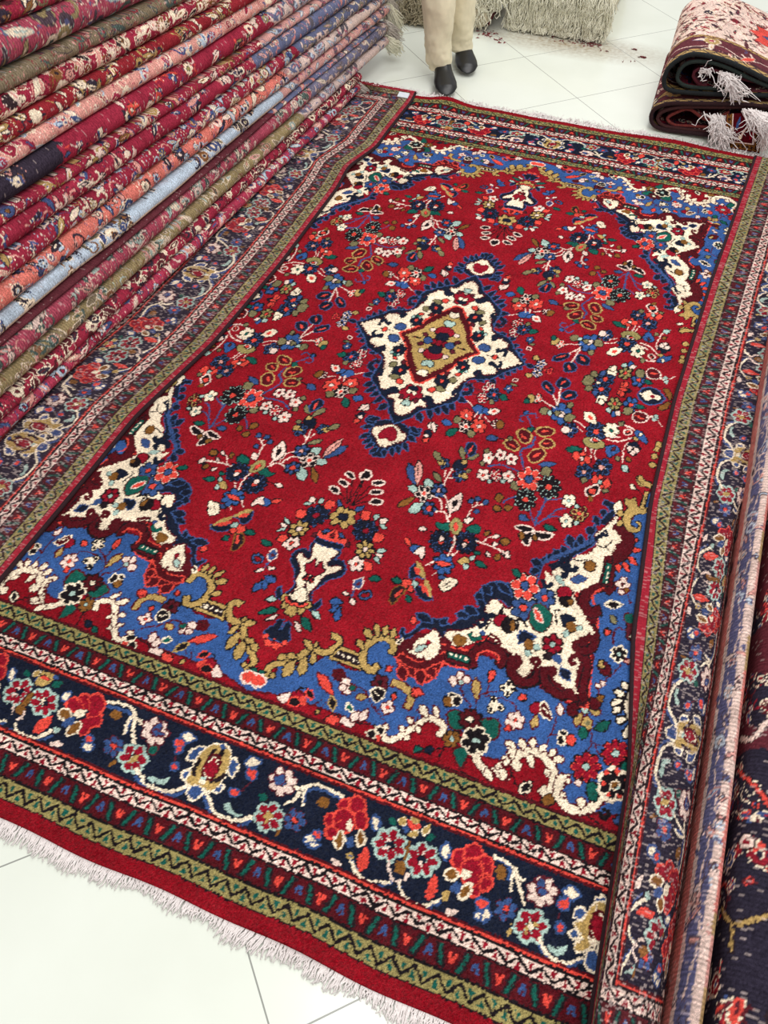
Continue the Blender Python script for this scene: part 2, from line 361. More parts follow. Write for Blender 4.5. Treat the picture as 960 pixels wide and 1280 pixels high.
MOTIF = r"""
@ 320 560 4.8
o k 2
# vase on the long axis
o k 1
s k 7 560 360 500 290 ; s k 7 560 360 545 270 ; s k 7 565 360 590 210 ; s k 7 575 360 645 215 ; s k 7 575 360 640 290 690 245 ; s k 7 580 360 650 310 690 290 ; s k 7 580 365 640 345 690 340
o W 3 ; D k 482 268 16 20 ; D k 527 220 15 20 ; D k 575 178 20 22 ; D k 663 178 26 28 ; D k 735 228 34 12 ; D k 720 283 34 12 ; D k 722 342 34 14 ; o k 2
L s 500 335 535 375 30 ; L s 590 395 650 370 24
F 380 428 76 10 s n W ; D d 378 428 14 ; F 655 515 78 10 s n W ; D d 657 515 16
L c 420 370 480 330 50 ; L c 630 440 690 405 60 ; L c 265 430 310 400 50 ; L c 700 570 770 545 54
L W 335 305 370 350 34 ; L a 390 350 412 310 24 ; L a 305 355 345 370 20 ; L W 740 465 790 450 34 ; L a 710 450 735 415 28 ; L a 745 480 785 505 22
F 532 432 72 6 k g s ; D n 528 432 26 20 ; F 275 505 58 7 k g w ; F 655 630 60 7 k g W
L a 195 440 225 480 24 ; L W 165 490 215 490 24 ; L a 155 520 190 500 20 ; L a 725 640 785 630 22 ; L W 720 660 765 670 22 ; L a 715 670 740 715 22
F 235 595 46 5 W W c ; F 603 715 48 5 W W c ; L c 150 580 195 560 50 ; L c 650 740 695 710 60
L t 60 580 120 605 34 ; L t 675 800 755 805 34
P c 390 540 400 505 420 520 440 500 450 550 470 560 480 510 495 530 500 570 540 560 550 600 530 610 480 590 400 570 ; L s 425 510 450 530 20 ; L s 500 530 530 560 20 ; L q 540 590 560 610 30
# vase body
o s 2 ; P n 240 660 300 640 350 680 370 640 360 590 500 625 490 670 440 700 460 690 520 700 535 750 500 790 430 810 380 850 340 880 330 960 380 940 390 930 390 960 340 990 290 960 250 980 190 940 180 870 200 860 210 890 250 900 270 850 260 790 240 720
o m 2 ; P w 380 600 485 622 470 665 430 700 430 730 500 725 505 745 450 770 400 790 360 850 320 880 305 950 250 935 270 900 300 860 310 800 290 760 290 700 280 665 310 670 330 700 370 680
o s 2 ; Q n 365 565 520 600 510 630 355 595 ; o k 2
P d 330 740 350 725 360 735 400 700 400 740 415 750 380 780 340 785 ; D c 332 808 16 ; D d 332 808 8
# heart tendrils
o W 2 ; L s 105 690 160 640 44 q ; L s 590 860 640 800 50 q ; o k 2 ; S s 8 90 710 40 720 15 690 30 670 ; S s 9 625 910 650 925 690 905 680 880 640 880 620 905
s s 9 100 720 100 760 ; s s 9 590 870 575 910
L W 30 780 80 755 26 ; L W 100 745 155 745 26 ; L b 90 790 140 830 50 ; L b 30 900 110 830 44 ; L W 520 880 560 900 24 ; L W 570 920 590 960 28 
@ 320 740 4.8
L b 445 70 520 80 46 ; L b 445 130 520 110 44 ; L b 480 190 505 110 40
# foot of the vase
o k 2 ; L o 165 40 230 70 50 ; L g 175 100 240 90 46 ; L g 205 165 245 90 46 ; L g 330 110 290 80 50 ; L g 265 150 280 95 40 ; S c 14 230 60 250 100 290 100 305 85
P w 250 0 300 0 300 60 270 80 245 50
L a 105 75 165 58 22 ; L t 65 160 180 125 36 ; L W 105 200 185 160 28 ; L a 385 175 335 130 34 ; L t 275 165 335 255 44 ; L W 240 190 265 260 24
o s 2 ; P n 130 260 160 240 190 195 210 210 200 250 205 300 160 320 110 290 ; o k 1 ; L c 85 310 125 275 40 ; L c 95 340 160 340 36 ; L c 160 310 195 330 34 ; o k 2
# medallion pendant
@ 430 440 4.8
o s 2 ; P n 215 650 175 610 190 570 180 510 165 460 210 440 260 430 300 430 350 450 400 500 380 540 340 590 300 600 255 610
L n 395 500 450 490 50 ; L n 380 520 430 560 30 ; L n 355 560 380 615 30 ; L n 320 580 330 630 28 ; L n 285 590 290 640 28 ; L n 240 600 240 650 30 ; S n 20 400 500 440 515 450 480
o m 2 ; J w 235 590 215 530 200 490 250 465 310 455 340 490 375 520 340 560 300 565
o k 1 ; D d 285 512 34 44 ; o k 2
# small stalks
L W 500 460 560 465 44 ; L W 530 440 545 500 26 ; L n 490 490 520 530 40 ; L W 480 520 510 520 20 ; D c 488 548 16 14 ; s k 6 520 450 530 400
# big medallion
@ 500 400 4.8
o s 2
L n 340 480 395 510 36 ; L n 295 515 325 560 36 ; L n 255 525 285 585 34 ; L n 210 530 235 590 34 ; L n 170 540 180 610 34 ; L n 105 570 125 630 40 ; L n 60 660 110 700 30
S n 22 370 460 420 450 420 410 390 410 ; L n 455 350 500 390 36 ; L n 530 350 570 395 34 ; L n 585 325 620 370 30 ; L n 635 315 655 355 28 ; L n 670 300 690 335 26 ; L n 705 285 725 315 24 ; L n 740 275 820 295 40
L n 720 255 790 240 26 ; L n 710 220 785 205 30 ; L n 690 190 750 170 30 ; L n 660 150 725 150 34 ; L n 650 110 715 100 34
o s 3
P n -60 640 0 625 60 600 120 560 180 550 260 525 335 500 360 450 400 380 460 370 540 370 600 340 680 310 760 275 740 215 690 180 680 130 650 75 590 60 560 20 540 -60 200 -300 -200 -100 -300 300 -200 600
o m 2
J w -80 560 0 585 60 565 100 530 150 535 135 490 190 480 220 515 320 465 320 430 355 400 400 365 440 350 460 325 500 340 560 335 570 315 545 285 590 300 650 300 735 262 715 212 650 185 590 170 640 150 655 115 630 85 580 78 545 20 500 -50 200 -250 -150 -80 -250 300
o - 0
S n 22 130 500 165 480 190 500 180 530 ; S n 22 310 470 330 440 350 460 ; S n 20 440 345 470 320 480 345 ; S n 22 535 290 550 275 575 300 600 290 605 265 ; S n 22 590 165 610 160 640 175 660 190 ; S n 22 570 85 590 80 620 110
o c 4 ; P m 118 394 160 376 250 335 310 300 350 262 420 232 495 197 458 130 440 50 400 -20 300 -80 100 -60 20 60 40 180 70 260 90 340 100 375
o - 0 ; J g 140 352 180 328 250 298 310 262 335 240 400 212 458 190 420 130 400 50 330 10 200 -20 80 50 30 90 60 160 100 200 110 270 115 320
o k 2
F 248 135 50 6 m d W ; D W 248 135 14
L s 170 85 225 100 34 ; L s 140 145 195 140 36 ; L s 300 125 355 120 40 ; L s 270 165 325 180 40
D d 385 165 34 30 ; L n 340 160 370 180 34 ; D d 110 100 32 26 ; L n 130 90 150 120 30 ; D d 205 225 50 30 ; D n 215 195 36 24 ; D d 295 45 46 34 ; D n 285 80 34 20
L s 120 270 180 270 40 ; D a 180 280 20 ; L W 255 240 290 235 24 ; L W 120 200 140 215 20 ; L W 350 50 385 75 22 ; D w 145 335 20 ; L q 300 200 330 215 24
D s 470 257 38 22 ; D b 515 157 24 30 ; s k 6 530 165 560 130
F 375 300 40 6 n n c ; o k 1 ; L a 390 320 410 330 20 ; L a 345 315 360 325 18 ; L t 355 340 380 320 16; s k 7 405 235 405 275 ; o k 2
F 250 385 44 6 n n c ; L y 210 420 270 440 34 ; L c 165 440 215 432 32 ; D y 318 378 20 18 ; L q 265 345 300 330 20 ; L c 330 345 365 340 16
F 572 222 34 5 c c c ; L n 505 210 550 210 36 ; L a 600 230 655 245 20 
F 85 455 52 5 d d w ; P n 60 430 90 415 110 440 80 440 ; L a 25 520 60 510 40 ; L q 80 510 105 495 24
L c -5 390 30 385 34 ; F 15 320 44 6 n n c ; L a 10 360 35 350 20
F 480 90 40 5 a n c ; L o 500 40 530 35 24
# upper left small flower beyond the medallion
F 535 432 42 6 W d W ; F 492 485 32 6 W d c ; F 562 466 42 6 s n c ; L t 595 470 645 495 36 ; L y 540 500 560 520 30
s q 6 420 420 480 440 ; s q 6 400 400 480 390 ; s q 6 430 460 470 470
F 648 428 24 5 s s W ; L y 660 400 700 415 14 ; o W 2 ; D q 688 378 14 8 ; o k 2
# bird and rosettes
L b 435 540 520 570 54 ; L b 500 540 530 590 34 ; L W 525 570 600 560 40 c ; s W 5 400 500 440 540
F 395 592 42 6 c c W ; F 392 658 44 6 W k c ; F 470 655 46 6 c c W ; L y 320 620 365 610 46 ; L y 400 700 450 700 44 ; L t 275 710 345 670 40 ; L b 250 625 310 645 40
s W 7 440 600 470 570 ; s W 7 470 610 490 580 ; s W 6 505 600 545 635
F 570 640 28 4 W q W ; D o 597 645 22 26 ; L b 515 728 590 728 34 ; s k 5 590 728 630 735
@ 560 480 4.8
# fruiting tree with three great rosettes
s s 12 455 540 440 480 435 420 500 385 520 330 ; s s 10 470 210 500 270 520 290 ; s s 8 465 205 430 215 430 240 455 245 ; s s 8 475 200 520 195 530 225
L t 465 300 520 285 26 ; L b 450 195 480 185 22
o g 3 ; P m 415 310 450 290 490 320 490 350 465 375 435 360 ; P m 340 365 380 355 420 385 405 415 375 410 345 390 ; P m 530 300 560 280 625 290 625 315 580 330 540 320 ; P m 550 380 590 348 628 370 620 395 580 398 ; P m 480 455 510 420 560 410 575 445 530 485 490 480
o - 0 ; L c 430 330 475 350 14 ; L c 360 375 400 400 14 ; L c 550 305 605 300 14 ; L c 565 380 610 370 12 ; L c 500 460 555 430 16 ; L c 440 315 440 350 10 ; o k 2
L y 355 340 385 350 24 ; L s 225 343 300 343 36 ; s k 6 295 343 340 355
s s 9 230 515 300 505 360 520 440 555 ; s k 6 210 480 250 520
F 240 462 36 5 W W c ; F 314 447 36 5 W W d ; F 376 472 36 5 W W d ; F 208 566 38 5 W W c ; F 285 565 38 5 W d c ; F 357 575 38 5 W W c
L y 215 415 245 430 30 ; L y 190 500 215 490 30 ; L a 230 605 260 600 24 ; L a 310 610 340 600 24
L s 540 505 645 498 34
L y 550 555 620 535 60 ; L y 370 640 430 620 50
o k 2 ; F 482 595 78 7 W c n ; D s 482 592 26 22 ; L s 490 570 505 600 18
F 600 640 74 9 a k c ; D c 600 640 18 ; F 458 715 68 9 a k c ; D c 458 715 16
s s 14 515 875 530 820 560 760 585 705 ; s s 9 530 860 600 810 660 770 700 765 ; s s 9 580 715 640 715 690 700 ; s s 8 515 860 490 790 490 770 ; s s 8 560 840 620 815 680 820 ; s s 8 320 740 360 710 400 695
F 720 720 42 5 w w a ; F 705 842 42 5 w w a ; F 783 795 52 6 g m c ; L a 750 850 780 860 24 ; L a 755 745 780 760 24
L s 420 812 480 838 36 ; L t 568 868 640 898 34
L o 290 680 315 730 44 ; L o 270 760 315 775 40 ; L o 335 765 380 760 36
@ 620 600 4.8
o W 3 ; P k 118 298 190 300 215 318 180 330 140 320 ; P k 215 325 240 335 320 340 325 360 290 375 250 365 ; P k 215 330 200 370 185 410 160 390 170 350 ; o k 2 ; D o 150 355 16 20 ; D o 228 365 16 16 ; L o 20 395 75 380 40 ; L o 0 480 20 500 40
L W 40 450 75 490 34 ; s W 6 0 430 40 460
@ 640 440 4.8
# three-leaved sprig with star
o s 2 ; P n 180 205 205 195 245 235 240 270 215 260 185 230 ; P n 265 200 300 172 340 195 335 225 300 235 270 225 ; P n 290 280 330 250 380 265 370 295 320 305 ; o - 0 ; L c 195 215 230 255 12 ; L c 285 215 320 190 12 ; L c 310 290 360 270 14 ; o k 2
s W 9 260 350 275 310 290 230 ; s W 8 265 330 240 270
F 292 390 66 6 n b W ; L y 250 380 300 400 30 ; L y 310 420 375 405 50 ; L W 280 405 310 395 24
L y 160 370 225 375 46 ; L y 330 350 360 325 34 ; L a 210 385 235 380 30
F 150 298 30 4 W c W ; D g 110 298 22 26 ; L t 70 325 100 300 26 ; s W 6 170 305 210 330 255 355
s W 6 370 430 410 450 445 490 ; s W 5 380 460 420 500
F 345 485 46 5 s n W ; L W 290 490 345 480 44
# little blossoms by the medallion tip
F 183 42 32 5 W s k ; F 148 142 30 5 W s k ; F 222 112 40 5 c d a ; L p 255 125 295 125 26 ; L g 75 155 120 160 26 ; L g 180 15 150 10 20 ; s W 5 130 95 200 105
# blue flower branch
F 500 497 62 9 s n c ; D c 500 497 16
L w 430 380 500 450 60 c ; F 588 490 48 6 w w t ; P G 425 540 470 530 540 560 545 590 480 600 430 570 ; L W 460 545 520 550 30 ; L c 480 545 505 555 18
s W 8 610 465 680 462 730 490 ; s W 8 560 545 640 555 720 530 ; s W 8 580 530 640 530 ; o W 2 ; D r 688 500 20 14 ; o k 2 ; L c 675 508 700 492 10
P b 735 490 770 500 800 540 800 570 770 550 740 530 ; L w 755 520 775 510 20 ; L g 720 530 750 550 20 ; F 722 598 42 5 n n W ; D W 700 600 16 ; D W 740 610 16 ; D W 718 625 14
P b 560 590 610 580 640 610 600 640 570 650 560 620 ; L q 590 610 615 590 14 ; s W 8 690 560 665 600 655 690 ; L y 615 665 640 655 30 ; L o 680 650 700 680 26 ; L a 655 700 690 740 38
L y 640 440 665 460 30 ; s W 7 470 600 470 640 465 690 ; s W 7 495 605 490 640 510 680 ; s W 7 440 590 430 620
L t 315 602 420 602 38
D c 383 642 22 26 ; D c 445 668 22 22 ; L c 405 680 430 700 24 ; D W 415 658 10 ; L c 400 630 440 630 24
F 428 742 52 6 s n W ; D p 428 740 12 ; F 538 712 56 6 s n W ; D p 530 712 14 ; L y 410 780 445 795 36
D c 492 785 20 24 ; D c 562 808 24 28 ; D a 520 800 12 ; L c 510 765 540 775 26 ; L c 520 830 545 825 24 ; L y 535 850 570 855 26
o W 3 ; P k 440 850 470 830 505 820 510 860 480 880 450 880 ; o k 1 ; D c 475 855 20 16 ; L o 450 905 480 890 40 ; o k 2
# side urn and its flowers
o s 3 ; D n 835 275 82 60 ; o - 0 ; D w 835 277 62 42 ; L n 800 250 870 245 18 ; L n 805 315 870 310 22 ; D d 835 278 18 20 ; L w 745 250 800 270 34 ; s a 8 700 238 790 268
o k 2 ; L n 670 245 715 235 44 ; s W 12 700 240 760 255
P o 880 235 920 230 945 270 930 290 900 270 ; P o 870 360 900 335 940 320 930 350 900 370
F 528 245 58 9 s n c ; D c 530 245 14 ; F 707 335 48 6 n b c ; F 755 178 42 6 n b c ; F 575 132 58 9 s n c
F 460 165 34 5 w w t ; F 510 178 36 5 w w t ; F 610 330 42 6 k G c ; F 690 130 42 6 k G c
L w 500 320 570 290 54 ; L w 520 300 540 340 34 ; L b 590 385 620 400 36 ; L a 560 370 590 365 30 ; L W 615 370 640 400 26 ; L y 660 385 720 360 50 ; L t 740 345 790 355 26
L c 640 200 650 245 36 ; L c 665 190 700 215 30 ; L c 630 230 690 250 24 ; L c 625 270 675 265 36 ; D c 655 275 14 ; s W 8 540 205 620 215 ; D s 615 205 20 ; L q 560 195 600 205 24
L y 415 200 490 195 50 ; L y 430 245 480 230 34 ; L y 385 160 420 150 34 ; L s 480 270 510 260 36
o W 2 ; P m 720 400 750 378 800 395 810 415 790 435 750 440 725 425 ; o k 1 ; L c 735 400 790 425 12 ; s W 7 805 412 860 405 ; L a 850 395 870 420 26 ; s W 6 870 430 890 465 ; L a 830 420 860 430 20
@ 480 560 4.8
# branching spray
o k 2 ; L s 150 110 185 240 54 ; L p 210 95 200 235 44 ; s k 5 205 120 200 210
L a 145 250 215 280 44 ; L a 150 405 235 350 56 ; L a 255 200 280 290 56 ; L o 78 372 185 312 32 ; L y 295 165 345 225 30
F 238 292 54 5 W k c ; F 328 275 46 6 n s c ; D p 328 275 12 ; F 268 383 46 6 n s c ; D c 268 383 16
F 358 112 34 5 s n g ; D g 338 103 18 ; P n 410 130 440 95 480 100 490 130 460 150 430 150 ; F 452 185 42 5 s n g ; D g 480 190 16 ; D g 480 103 14
L y 300 40 340 100 36 ; L y 460 10 478 90 34 ; L y 500 85 568 58 30 ; L y 490 160 520 150 24 ; o s 2 ; P n 490 10 520 -15 550 10 540 50 510 70 ; o - 0 ; L c 505 55 530 5 14 ; o k 1
s W 10 355 245 380 190 410 145 ; s W 7 360 190 370 155 ; s W 8 270 305 330 325 345 370 340 395 ; s W 8 355 300 378 340 365 390 ; s W 9 305 400 365 410 385 465 ; s W 7 375 200 410 200
o k 2 ; L W 385 410 465 290 70 k ; s k 5 400 390 460 330 ; s W 8 400 400 385 440
s W 8 600 358 545 368 515 400 485 465 ; s W 6 560 335 555 370 ; s W 6 525 345 530 380 ; D s 520 338 15 ; D s 560 325 15 ; D s 607 345 15 ; D s 553 402 14 ; L W 475 468 530 440 34
P t 312 465 345 475 385 470 395 510 350 520 325 505 ; P t 495 500 530 485 575 490 565 530 520 540 500 525
o m 1 ; D G 430 490 36 52 ; L c 430 465 425 520 24 ; o k 2 ; D W 228 506 22 12 ; s k 5 250 510 310 535
F 338 582 70 11 s n W ; D c 338 582 14 ; D W 345 565 14 ; F 490 587 70 11 s n W ; D c 488 580 16 ; D W 480 600 14
s W 9 420 545 415 600 375 670 ; s W 8 440 640 380 680 ; s W 9 550 577 640 610 725 645 ; s W 6 590 585 620 560 660 545 
L o 600 545 630 515 26 ; L W 650 560 695 540 20 ; L W 645 600 680 595 18 ; D o 722 582 26 20 ; D W 735 660 14 24 ; L o 665 690 690 655 34 ; L W 610 640 628 675 22
L t 545 700 610 735 34 ; L t 535 645 575 655 24 ; P g 440 695 490 675 510 700 480 720 450 710 ; L a 480 745 500 710 26 ; L a 510 690 540 670 22
F 355 718 66 7 n b b ; L c 305 705 400 725 28
s W 8 250 725 300 700 ; L s 325 790 370 800 24 ; s W 5 290 780 320 765
o k 2 ; D b 188 626 34 24 ; L c 132 560 158 610 28 ; P W 180 650 230 610 240 650 225 690 210 660
P w 330 840 380 800 440 820 400 860 355 880 ; s k 5 345 850 400 820 ; s k 5 370 860 400 840
L t 48 805 110 828 38 ; L c 105 845 170 820 54 ; o o 2 ; P x 35 930 50 880 100 850 125 870 100 900 55 950 ; o - 0 ; L c 60 915 115 865 20 ; o k 2
o s 2 ; P n 150 770 170 730 200 720 240 800 200 790 160 800 ; P n 190 850 220 860 290 920 240 930 200 900 ; o - 0 ; L g 195 700 245 815 40 ; L c 185 730 215 790 30 ; L g 240 800 285 925 36 ; L c 215 830 270 910 30 ; o k 2
L a 165 840 205 830 40 ; D c 160 865 18 ; L t 130 930 165 920 40
"""
BORDER = r"""
@ 0 800 4.8
o - 0
o x 1
# twin crimson rosettes
s n 5 0 0 1 1
o a 3 ; F 112 318 84 7 a d n ; F 275 388 82 7 a d n ; o - 0 ; s w 12 115 290 105 340 ; s w 12 280 360 260 400 ; o x 1
S o 26 210 330 150 410 125 450 ; D o 135 435 28 30 ; P g 205 240 240 195 300 210 340 240 300 280 240 290 ; L c 250 230 310 260 30 ; L t 150 220 200 190 40 ; L t 320 290 390 270 40 ; L s 330 240 370 240 30
o - 0 ; S W 14 60 470 90 430 100 420 ; S W 14 100 500 150 470 160 440 ; s s 12 75 545 140 590 220 618 330 590 ; s w 18 105 510 120 560 210 600 300 570 350 540
L w 0 505 70 475 30 ; L c 215 570 330 470 66 ; o s 2 ; L w 45 225 95 185 34 ; L w 385 375 435 330 36 ; o x 1
D a 350 555 20 18
# fan flower
o c 3 ; D d 460 405 46 38 ; D d 520 385 36 40 ; D d 590 400 44 56 ; D d 575 490 40 44 ; D d 510 540 36 40 ; o - 0 ; s d 60 480 420 570 400 560 500 500 520 ; s c 6 490 370 520 430 ; s c 6 540 370 550 430 ; s c 6 540 480 620 470
o w 3 ; D o 400 460 32 28 ; L o 420 580 490 510 50 ; o - 0 ; L w 450 470 530 440 50 ; P s 380 520 420 480 460 490 450 520 410 535
L W 305 635 400 640 36 ; o s 3 ; L w 505 660 570 650 50 ; L c 520 610 570 615 34 ; o x 1
# arched stem
o - 0 ; s s 20 650 410 780 450 795 490 765 575 ; s w 18 645 388 720 395 800 430 820 480 810 560 815 640 ; s w 16 810 460 770 520 760 580 ; s w 16 820 480 870 520
D o 703 465 36 28
F 692 650 68 6 q s c ; D c 695 650 14 ; L o 660 770 710 730 22
o a 3 ; F 812 722 84 6 a d w ; o - 0 ; L g 780 750 850 700 36 ; o x 1 ; L t 890 670 960 660 50
@ 180 880 4.8
o q 2 ; F 75 180 84 7 W W s ; L s 60 200 110 130 50 ; L s 60 180 130 200 26 ; L t 30 295 100 275 50 
o - 0 ; s s 22 -40 440 20 510 170 565 280 520 ; s w 20 -40 390 0 450 20 490 160 540 270 500
P a 35 450 60 440 110 465 165 450 130 495 60 480
o s 3 ; L w 230 210 310 220 54 ; L c 195 260 250 240 60 ; L c 205 300 235 270 30 ; s q 8 200 310 190 360 ; L c 170 400 210 380 34 ; o x 1
# lotus
o w 3 ; L s 270 340 385 280 60 ; L s 540 340 530 450 56 ; L s 240 460 290 420 50 ; P s 280 520 320 500 355 520 350 560 300 590 270 560 ; L s 430 540 475 500 40 ; o - 0
o w 2 ; P g 420 260 500 270 520 340 480 460 400 540 330 500 260 490 290 420 340 320 ; o x 2 ; S k 8 430 290 400 330 ; S k 8 480 290 450 350 460 390 ; S k 8 340 350 310 400 310 440 ; S k 8 400 480 450 470 490 440 ; o m 4 ; P w 420 330 450 350 440 410 400 460 370 450 370 400 ; o - 0 ; L d 385 460 435 335 70 ; L a 340 480 380 460 40 ; L w 330 490 380 480 30 ; L s 460 270 500 280 34
s s 22 365 560 390 650 440 720 560 750 660 700 ; s w 20 375 540 400 600 430 670 560 715 665 685
P a 485 620 510 610 540 660 590 675 570 695 510 665
o s 3 ; L w 615 370 700 360 60 ; L c 625 445 680 420 70 ; s q 8 640 480 610 520 560 545 ; D c 545 547 24 18 ; o x 1
o q 2 ; F 835 480 86 7 W W s ; L s 790 490 850 440 56 ; o x 1 ; L t 695 560 750 590 50
o a 3 ; F 755 690 86 6 a d w ; o - 0 ; L g 720 690 780 680 36 ; L g 730 740 760 640 20 ; o x 1
F 905 712 72 6 q s c ; D c 905 712 18
o - 0 ; L o 790 810 820 760 20 ; s w 18 850 610 900 590 950 540 ; s w 16 900 510 990 530 ; 
@ 370 960 4.8
s s 20 50 220 60 160 110 140 200 160 290 210 ; s w 20 0 140 60 130 120 110 200 140 290 190 ; s w 16 50 150 40 240 ; s w 14 20 150 0 190
D o 165 220 38 34 ; o s 3 ; L w 60 460 120 430 60 ; L c 110 400 150 440 40 ; L w 80 480 130 480 30 ; o - 0
o c 3 ; D d 300 245 38 44 ; D d 370 240 44 52 ; D d 225 330 48 42 ; D d 225 400 40 40 ; D d 390 330 34 50 ; D d 290 330 60 70 ; o - 0 ; s c 6 330 220 330 300 ; s c 6 200 360 280 330 ; L w 320 320 322 400 46 ; P s 280 430 340 430 345 470 320 500 300 470 ; o w 3 ; L o 250 500 270 390 44 ; L o 390 480 385 390 40 ; o - 0
D g 325 540 24 ; D s 325 540 10 ; L W 210 560 275 610 46 
s s 20 330 570 390 680 480 720 580 690 ; s w 18 325 560 370 650 450 690 570 690 
L c 380 640 430 480 70
o s 3 ; L w 475 300 480 385 40 ; L w 900 465 895 555 46 ; o - 0
o a 3 ; F 562 470 98 7 a d n ; F 755 560 98 7 a d n ; o - 0 ; s W 16 545 430 560 450 ; s W 18 520 495 560 485 ; s W 16 760 520 770 530 ; s W 18 745 560 755 600
S o 20 680 450 650 560 ; D o 625 605 34 44 ; S W 16 560 560 560 630 590 690 ; S W 18 600 690 630 670 ; S W 18 650 680 680 640
L t 560 340 600 320 60 ; L t 780 430 840 420 50 ; o w 1 ; L g 620 350 660 310 44 ; L g 690 310 750 330 50 ; L g 760 410 800 350 40 ; L g 670 410 740 400 40 ; o - 0 ; L c 670 320 700 380 36 ; L c 700 380 750 350 34 ; L s 640 380 680 380 40
s s 20 620 700 660 790 770 850 870 810 ; s w 18 620 690 640 760 700 810 780 830 870 790
L c 790 810 840 640 64 ; D g 895 775 24 32 ; L W 880 880 960 870 44
@ 560 1020 4.8
o c 3 ; D d 70 270 46 54 ; D d 150 250 52 64 ; D d 215 310 46 60 ; D d 215 410 44 44 ; D d 150 450 36 44 ; D d 140 350 60 80 ; o - 0 ; s c 6 110 240 120 310 ; s c 6 170 310 250 290 ; s c 6 160 370 260 390
o w 3 ; D o 20 360 36 26 ; L o 70 500 130 420 54 ; o - 0 ; L w 70 380 140 340 60 ; P s 10 450 40 400 80 420 70 460 30 470 ; L W 0 580 60 590 40
D o 312 350 32 46 ; s s 22 270 260 350 300 370 340 360 400 ; s w 20 260 250 330 280 400 330 410 390 430 460 450 540 ; s w 18 390 340 375 400 375 470 ; s w 18 410 370 450 400
o s 3 ; L c 165 545 235 530 60 ; L w 165 600 200 620 36 ; L w 205 640 240 570 40 ; o - 0
F 342 570 74 6 q s c ; D c 342 562 16 ; o a 3 ; F 492 668 100 6 a d w ; o - 0 ; L g 460 720 480 640 26 ; L g 500 650 540 670 24 ; L g 355 740 375 660 22
o q 2 ; F 560 465 92 7 W W s ; L s 540 480 565 380 50 ; L s 530 460 600 470 36 ; o x 1
o s 3 ; L w 690 460 780 490 70 ; L c 670 570 710 500 62 ; s q 8 665 590 660 640 ; L c 645 680 690 680 56 ; o - 0
P a 600 780 650 800 700 775 710 810 660 850 610 820
s s 22 545 780 600 850 700 910 810 870 ; s w 20 540 730 570 800 620 860 710 890 800 860
o w 3 ; L s 745 600 820 590 60 ; L s 735 740 770 700 50 ; L s 880 520 940 540 60 ; P s 820 900 830 830 880 830 900 900 860 940 ; o - 0
o w 2 ; P g 870 540 900 560 850 630 830 700 840 800 760 820 760 780 800 740 750 650 800 640 ; P g 890 540 960 560 1000 700 960 860 900 800 ; o m 4 ; P w 890 600 930 620 940 700 920 760 880 760 850 690 ; o - 0 ; D d 893 680 40 76 ; L w 840 780 900 770 60
"""
# ------------------------------------------------------------------ tagging and mesh helpers
def tag(o, label=None, cat=None, group=None, kind=None):
    if label: o['label'] = label
    if cat: o['category'] = cat
    if group: o['group'] = group
    if kind: o['kind'] = kind
    return o
def empty(name, loc, label, cat, group=None):
    o = bpy.data.objects.new(name, None); COL.objects.link(o); o.location = loc; o.empty_display_size = .1
    return tag(o, label, cat, group)
def link_mesh(name, me, mat=None, parent=None, smooth=True):
    o = bpy.data.objects.new(name, me); COL.objects.link(o)
    if mat: me.materials.append(mat)
    if smooth: me.polygons.foreach_set('use_smooth', np.ones(len(me.polygons), bool))
    if parent is not None:
        o.parent = parent
        me.transform(Matrix.Translation(-Vector(parent.location)))
    return o
def np_mesh(name, V, F4, col=None):
    V = np.asarray(V, np.float32).reshape(-1, 3); F4 = np.asarray(F4, np.int32)
    me = bpy.data.meshes.new(name)
    k = F4.shape[1]
    me.vertices.add(len(V)); me.vertices.foreach_set('co', V.ravel())
    me.loops.add(F4.size); me.loops.foreach_set('vertex_index', F4.ravel())
    me.polygons.add(len(F4)); me.polygons.foreach_set('loop_start', np.arange(0, F4.size, k, dtype=np.int32))
    me.polygons.foreach_set('loop_total', np.full(len(F4), k, np.int32))
    me.update(calc_edges=True)
    if col is not None:
        at = me.color_attributes.new('Col', 'FLOAT_COLOR', 'POINT')
        c = np.ones((len(V), 4), np.float32); c[:, :3] = col.reshape(-1, 3); at.data.foreach_set('color', c.ravel())
    return me
def grid_faces(nr, nc, wrap=False, off=0):
    i = np.arange(nr-1)[:, None]; j = np.arange(nc if wrap else nc-1)[None, :]
    a = i*nc+j; b = i*nc+(j+1) % nc
    return (np.stack([a, b, b+nc, a+nc], -1).reshape(-1, 4)+off)
def nodes(name):
    m = bpy.data.materials.new(name); m.use_nodes = True
    nt = m.node_tree; b = nt.nodes['Principled BSDF']
    return m, nt, b
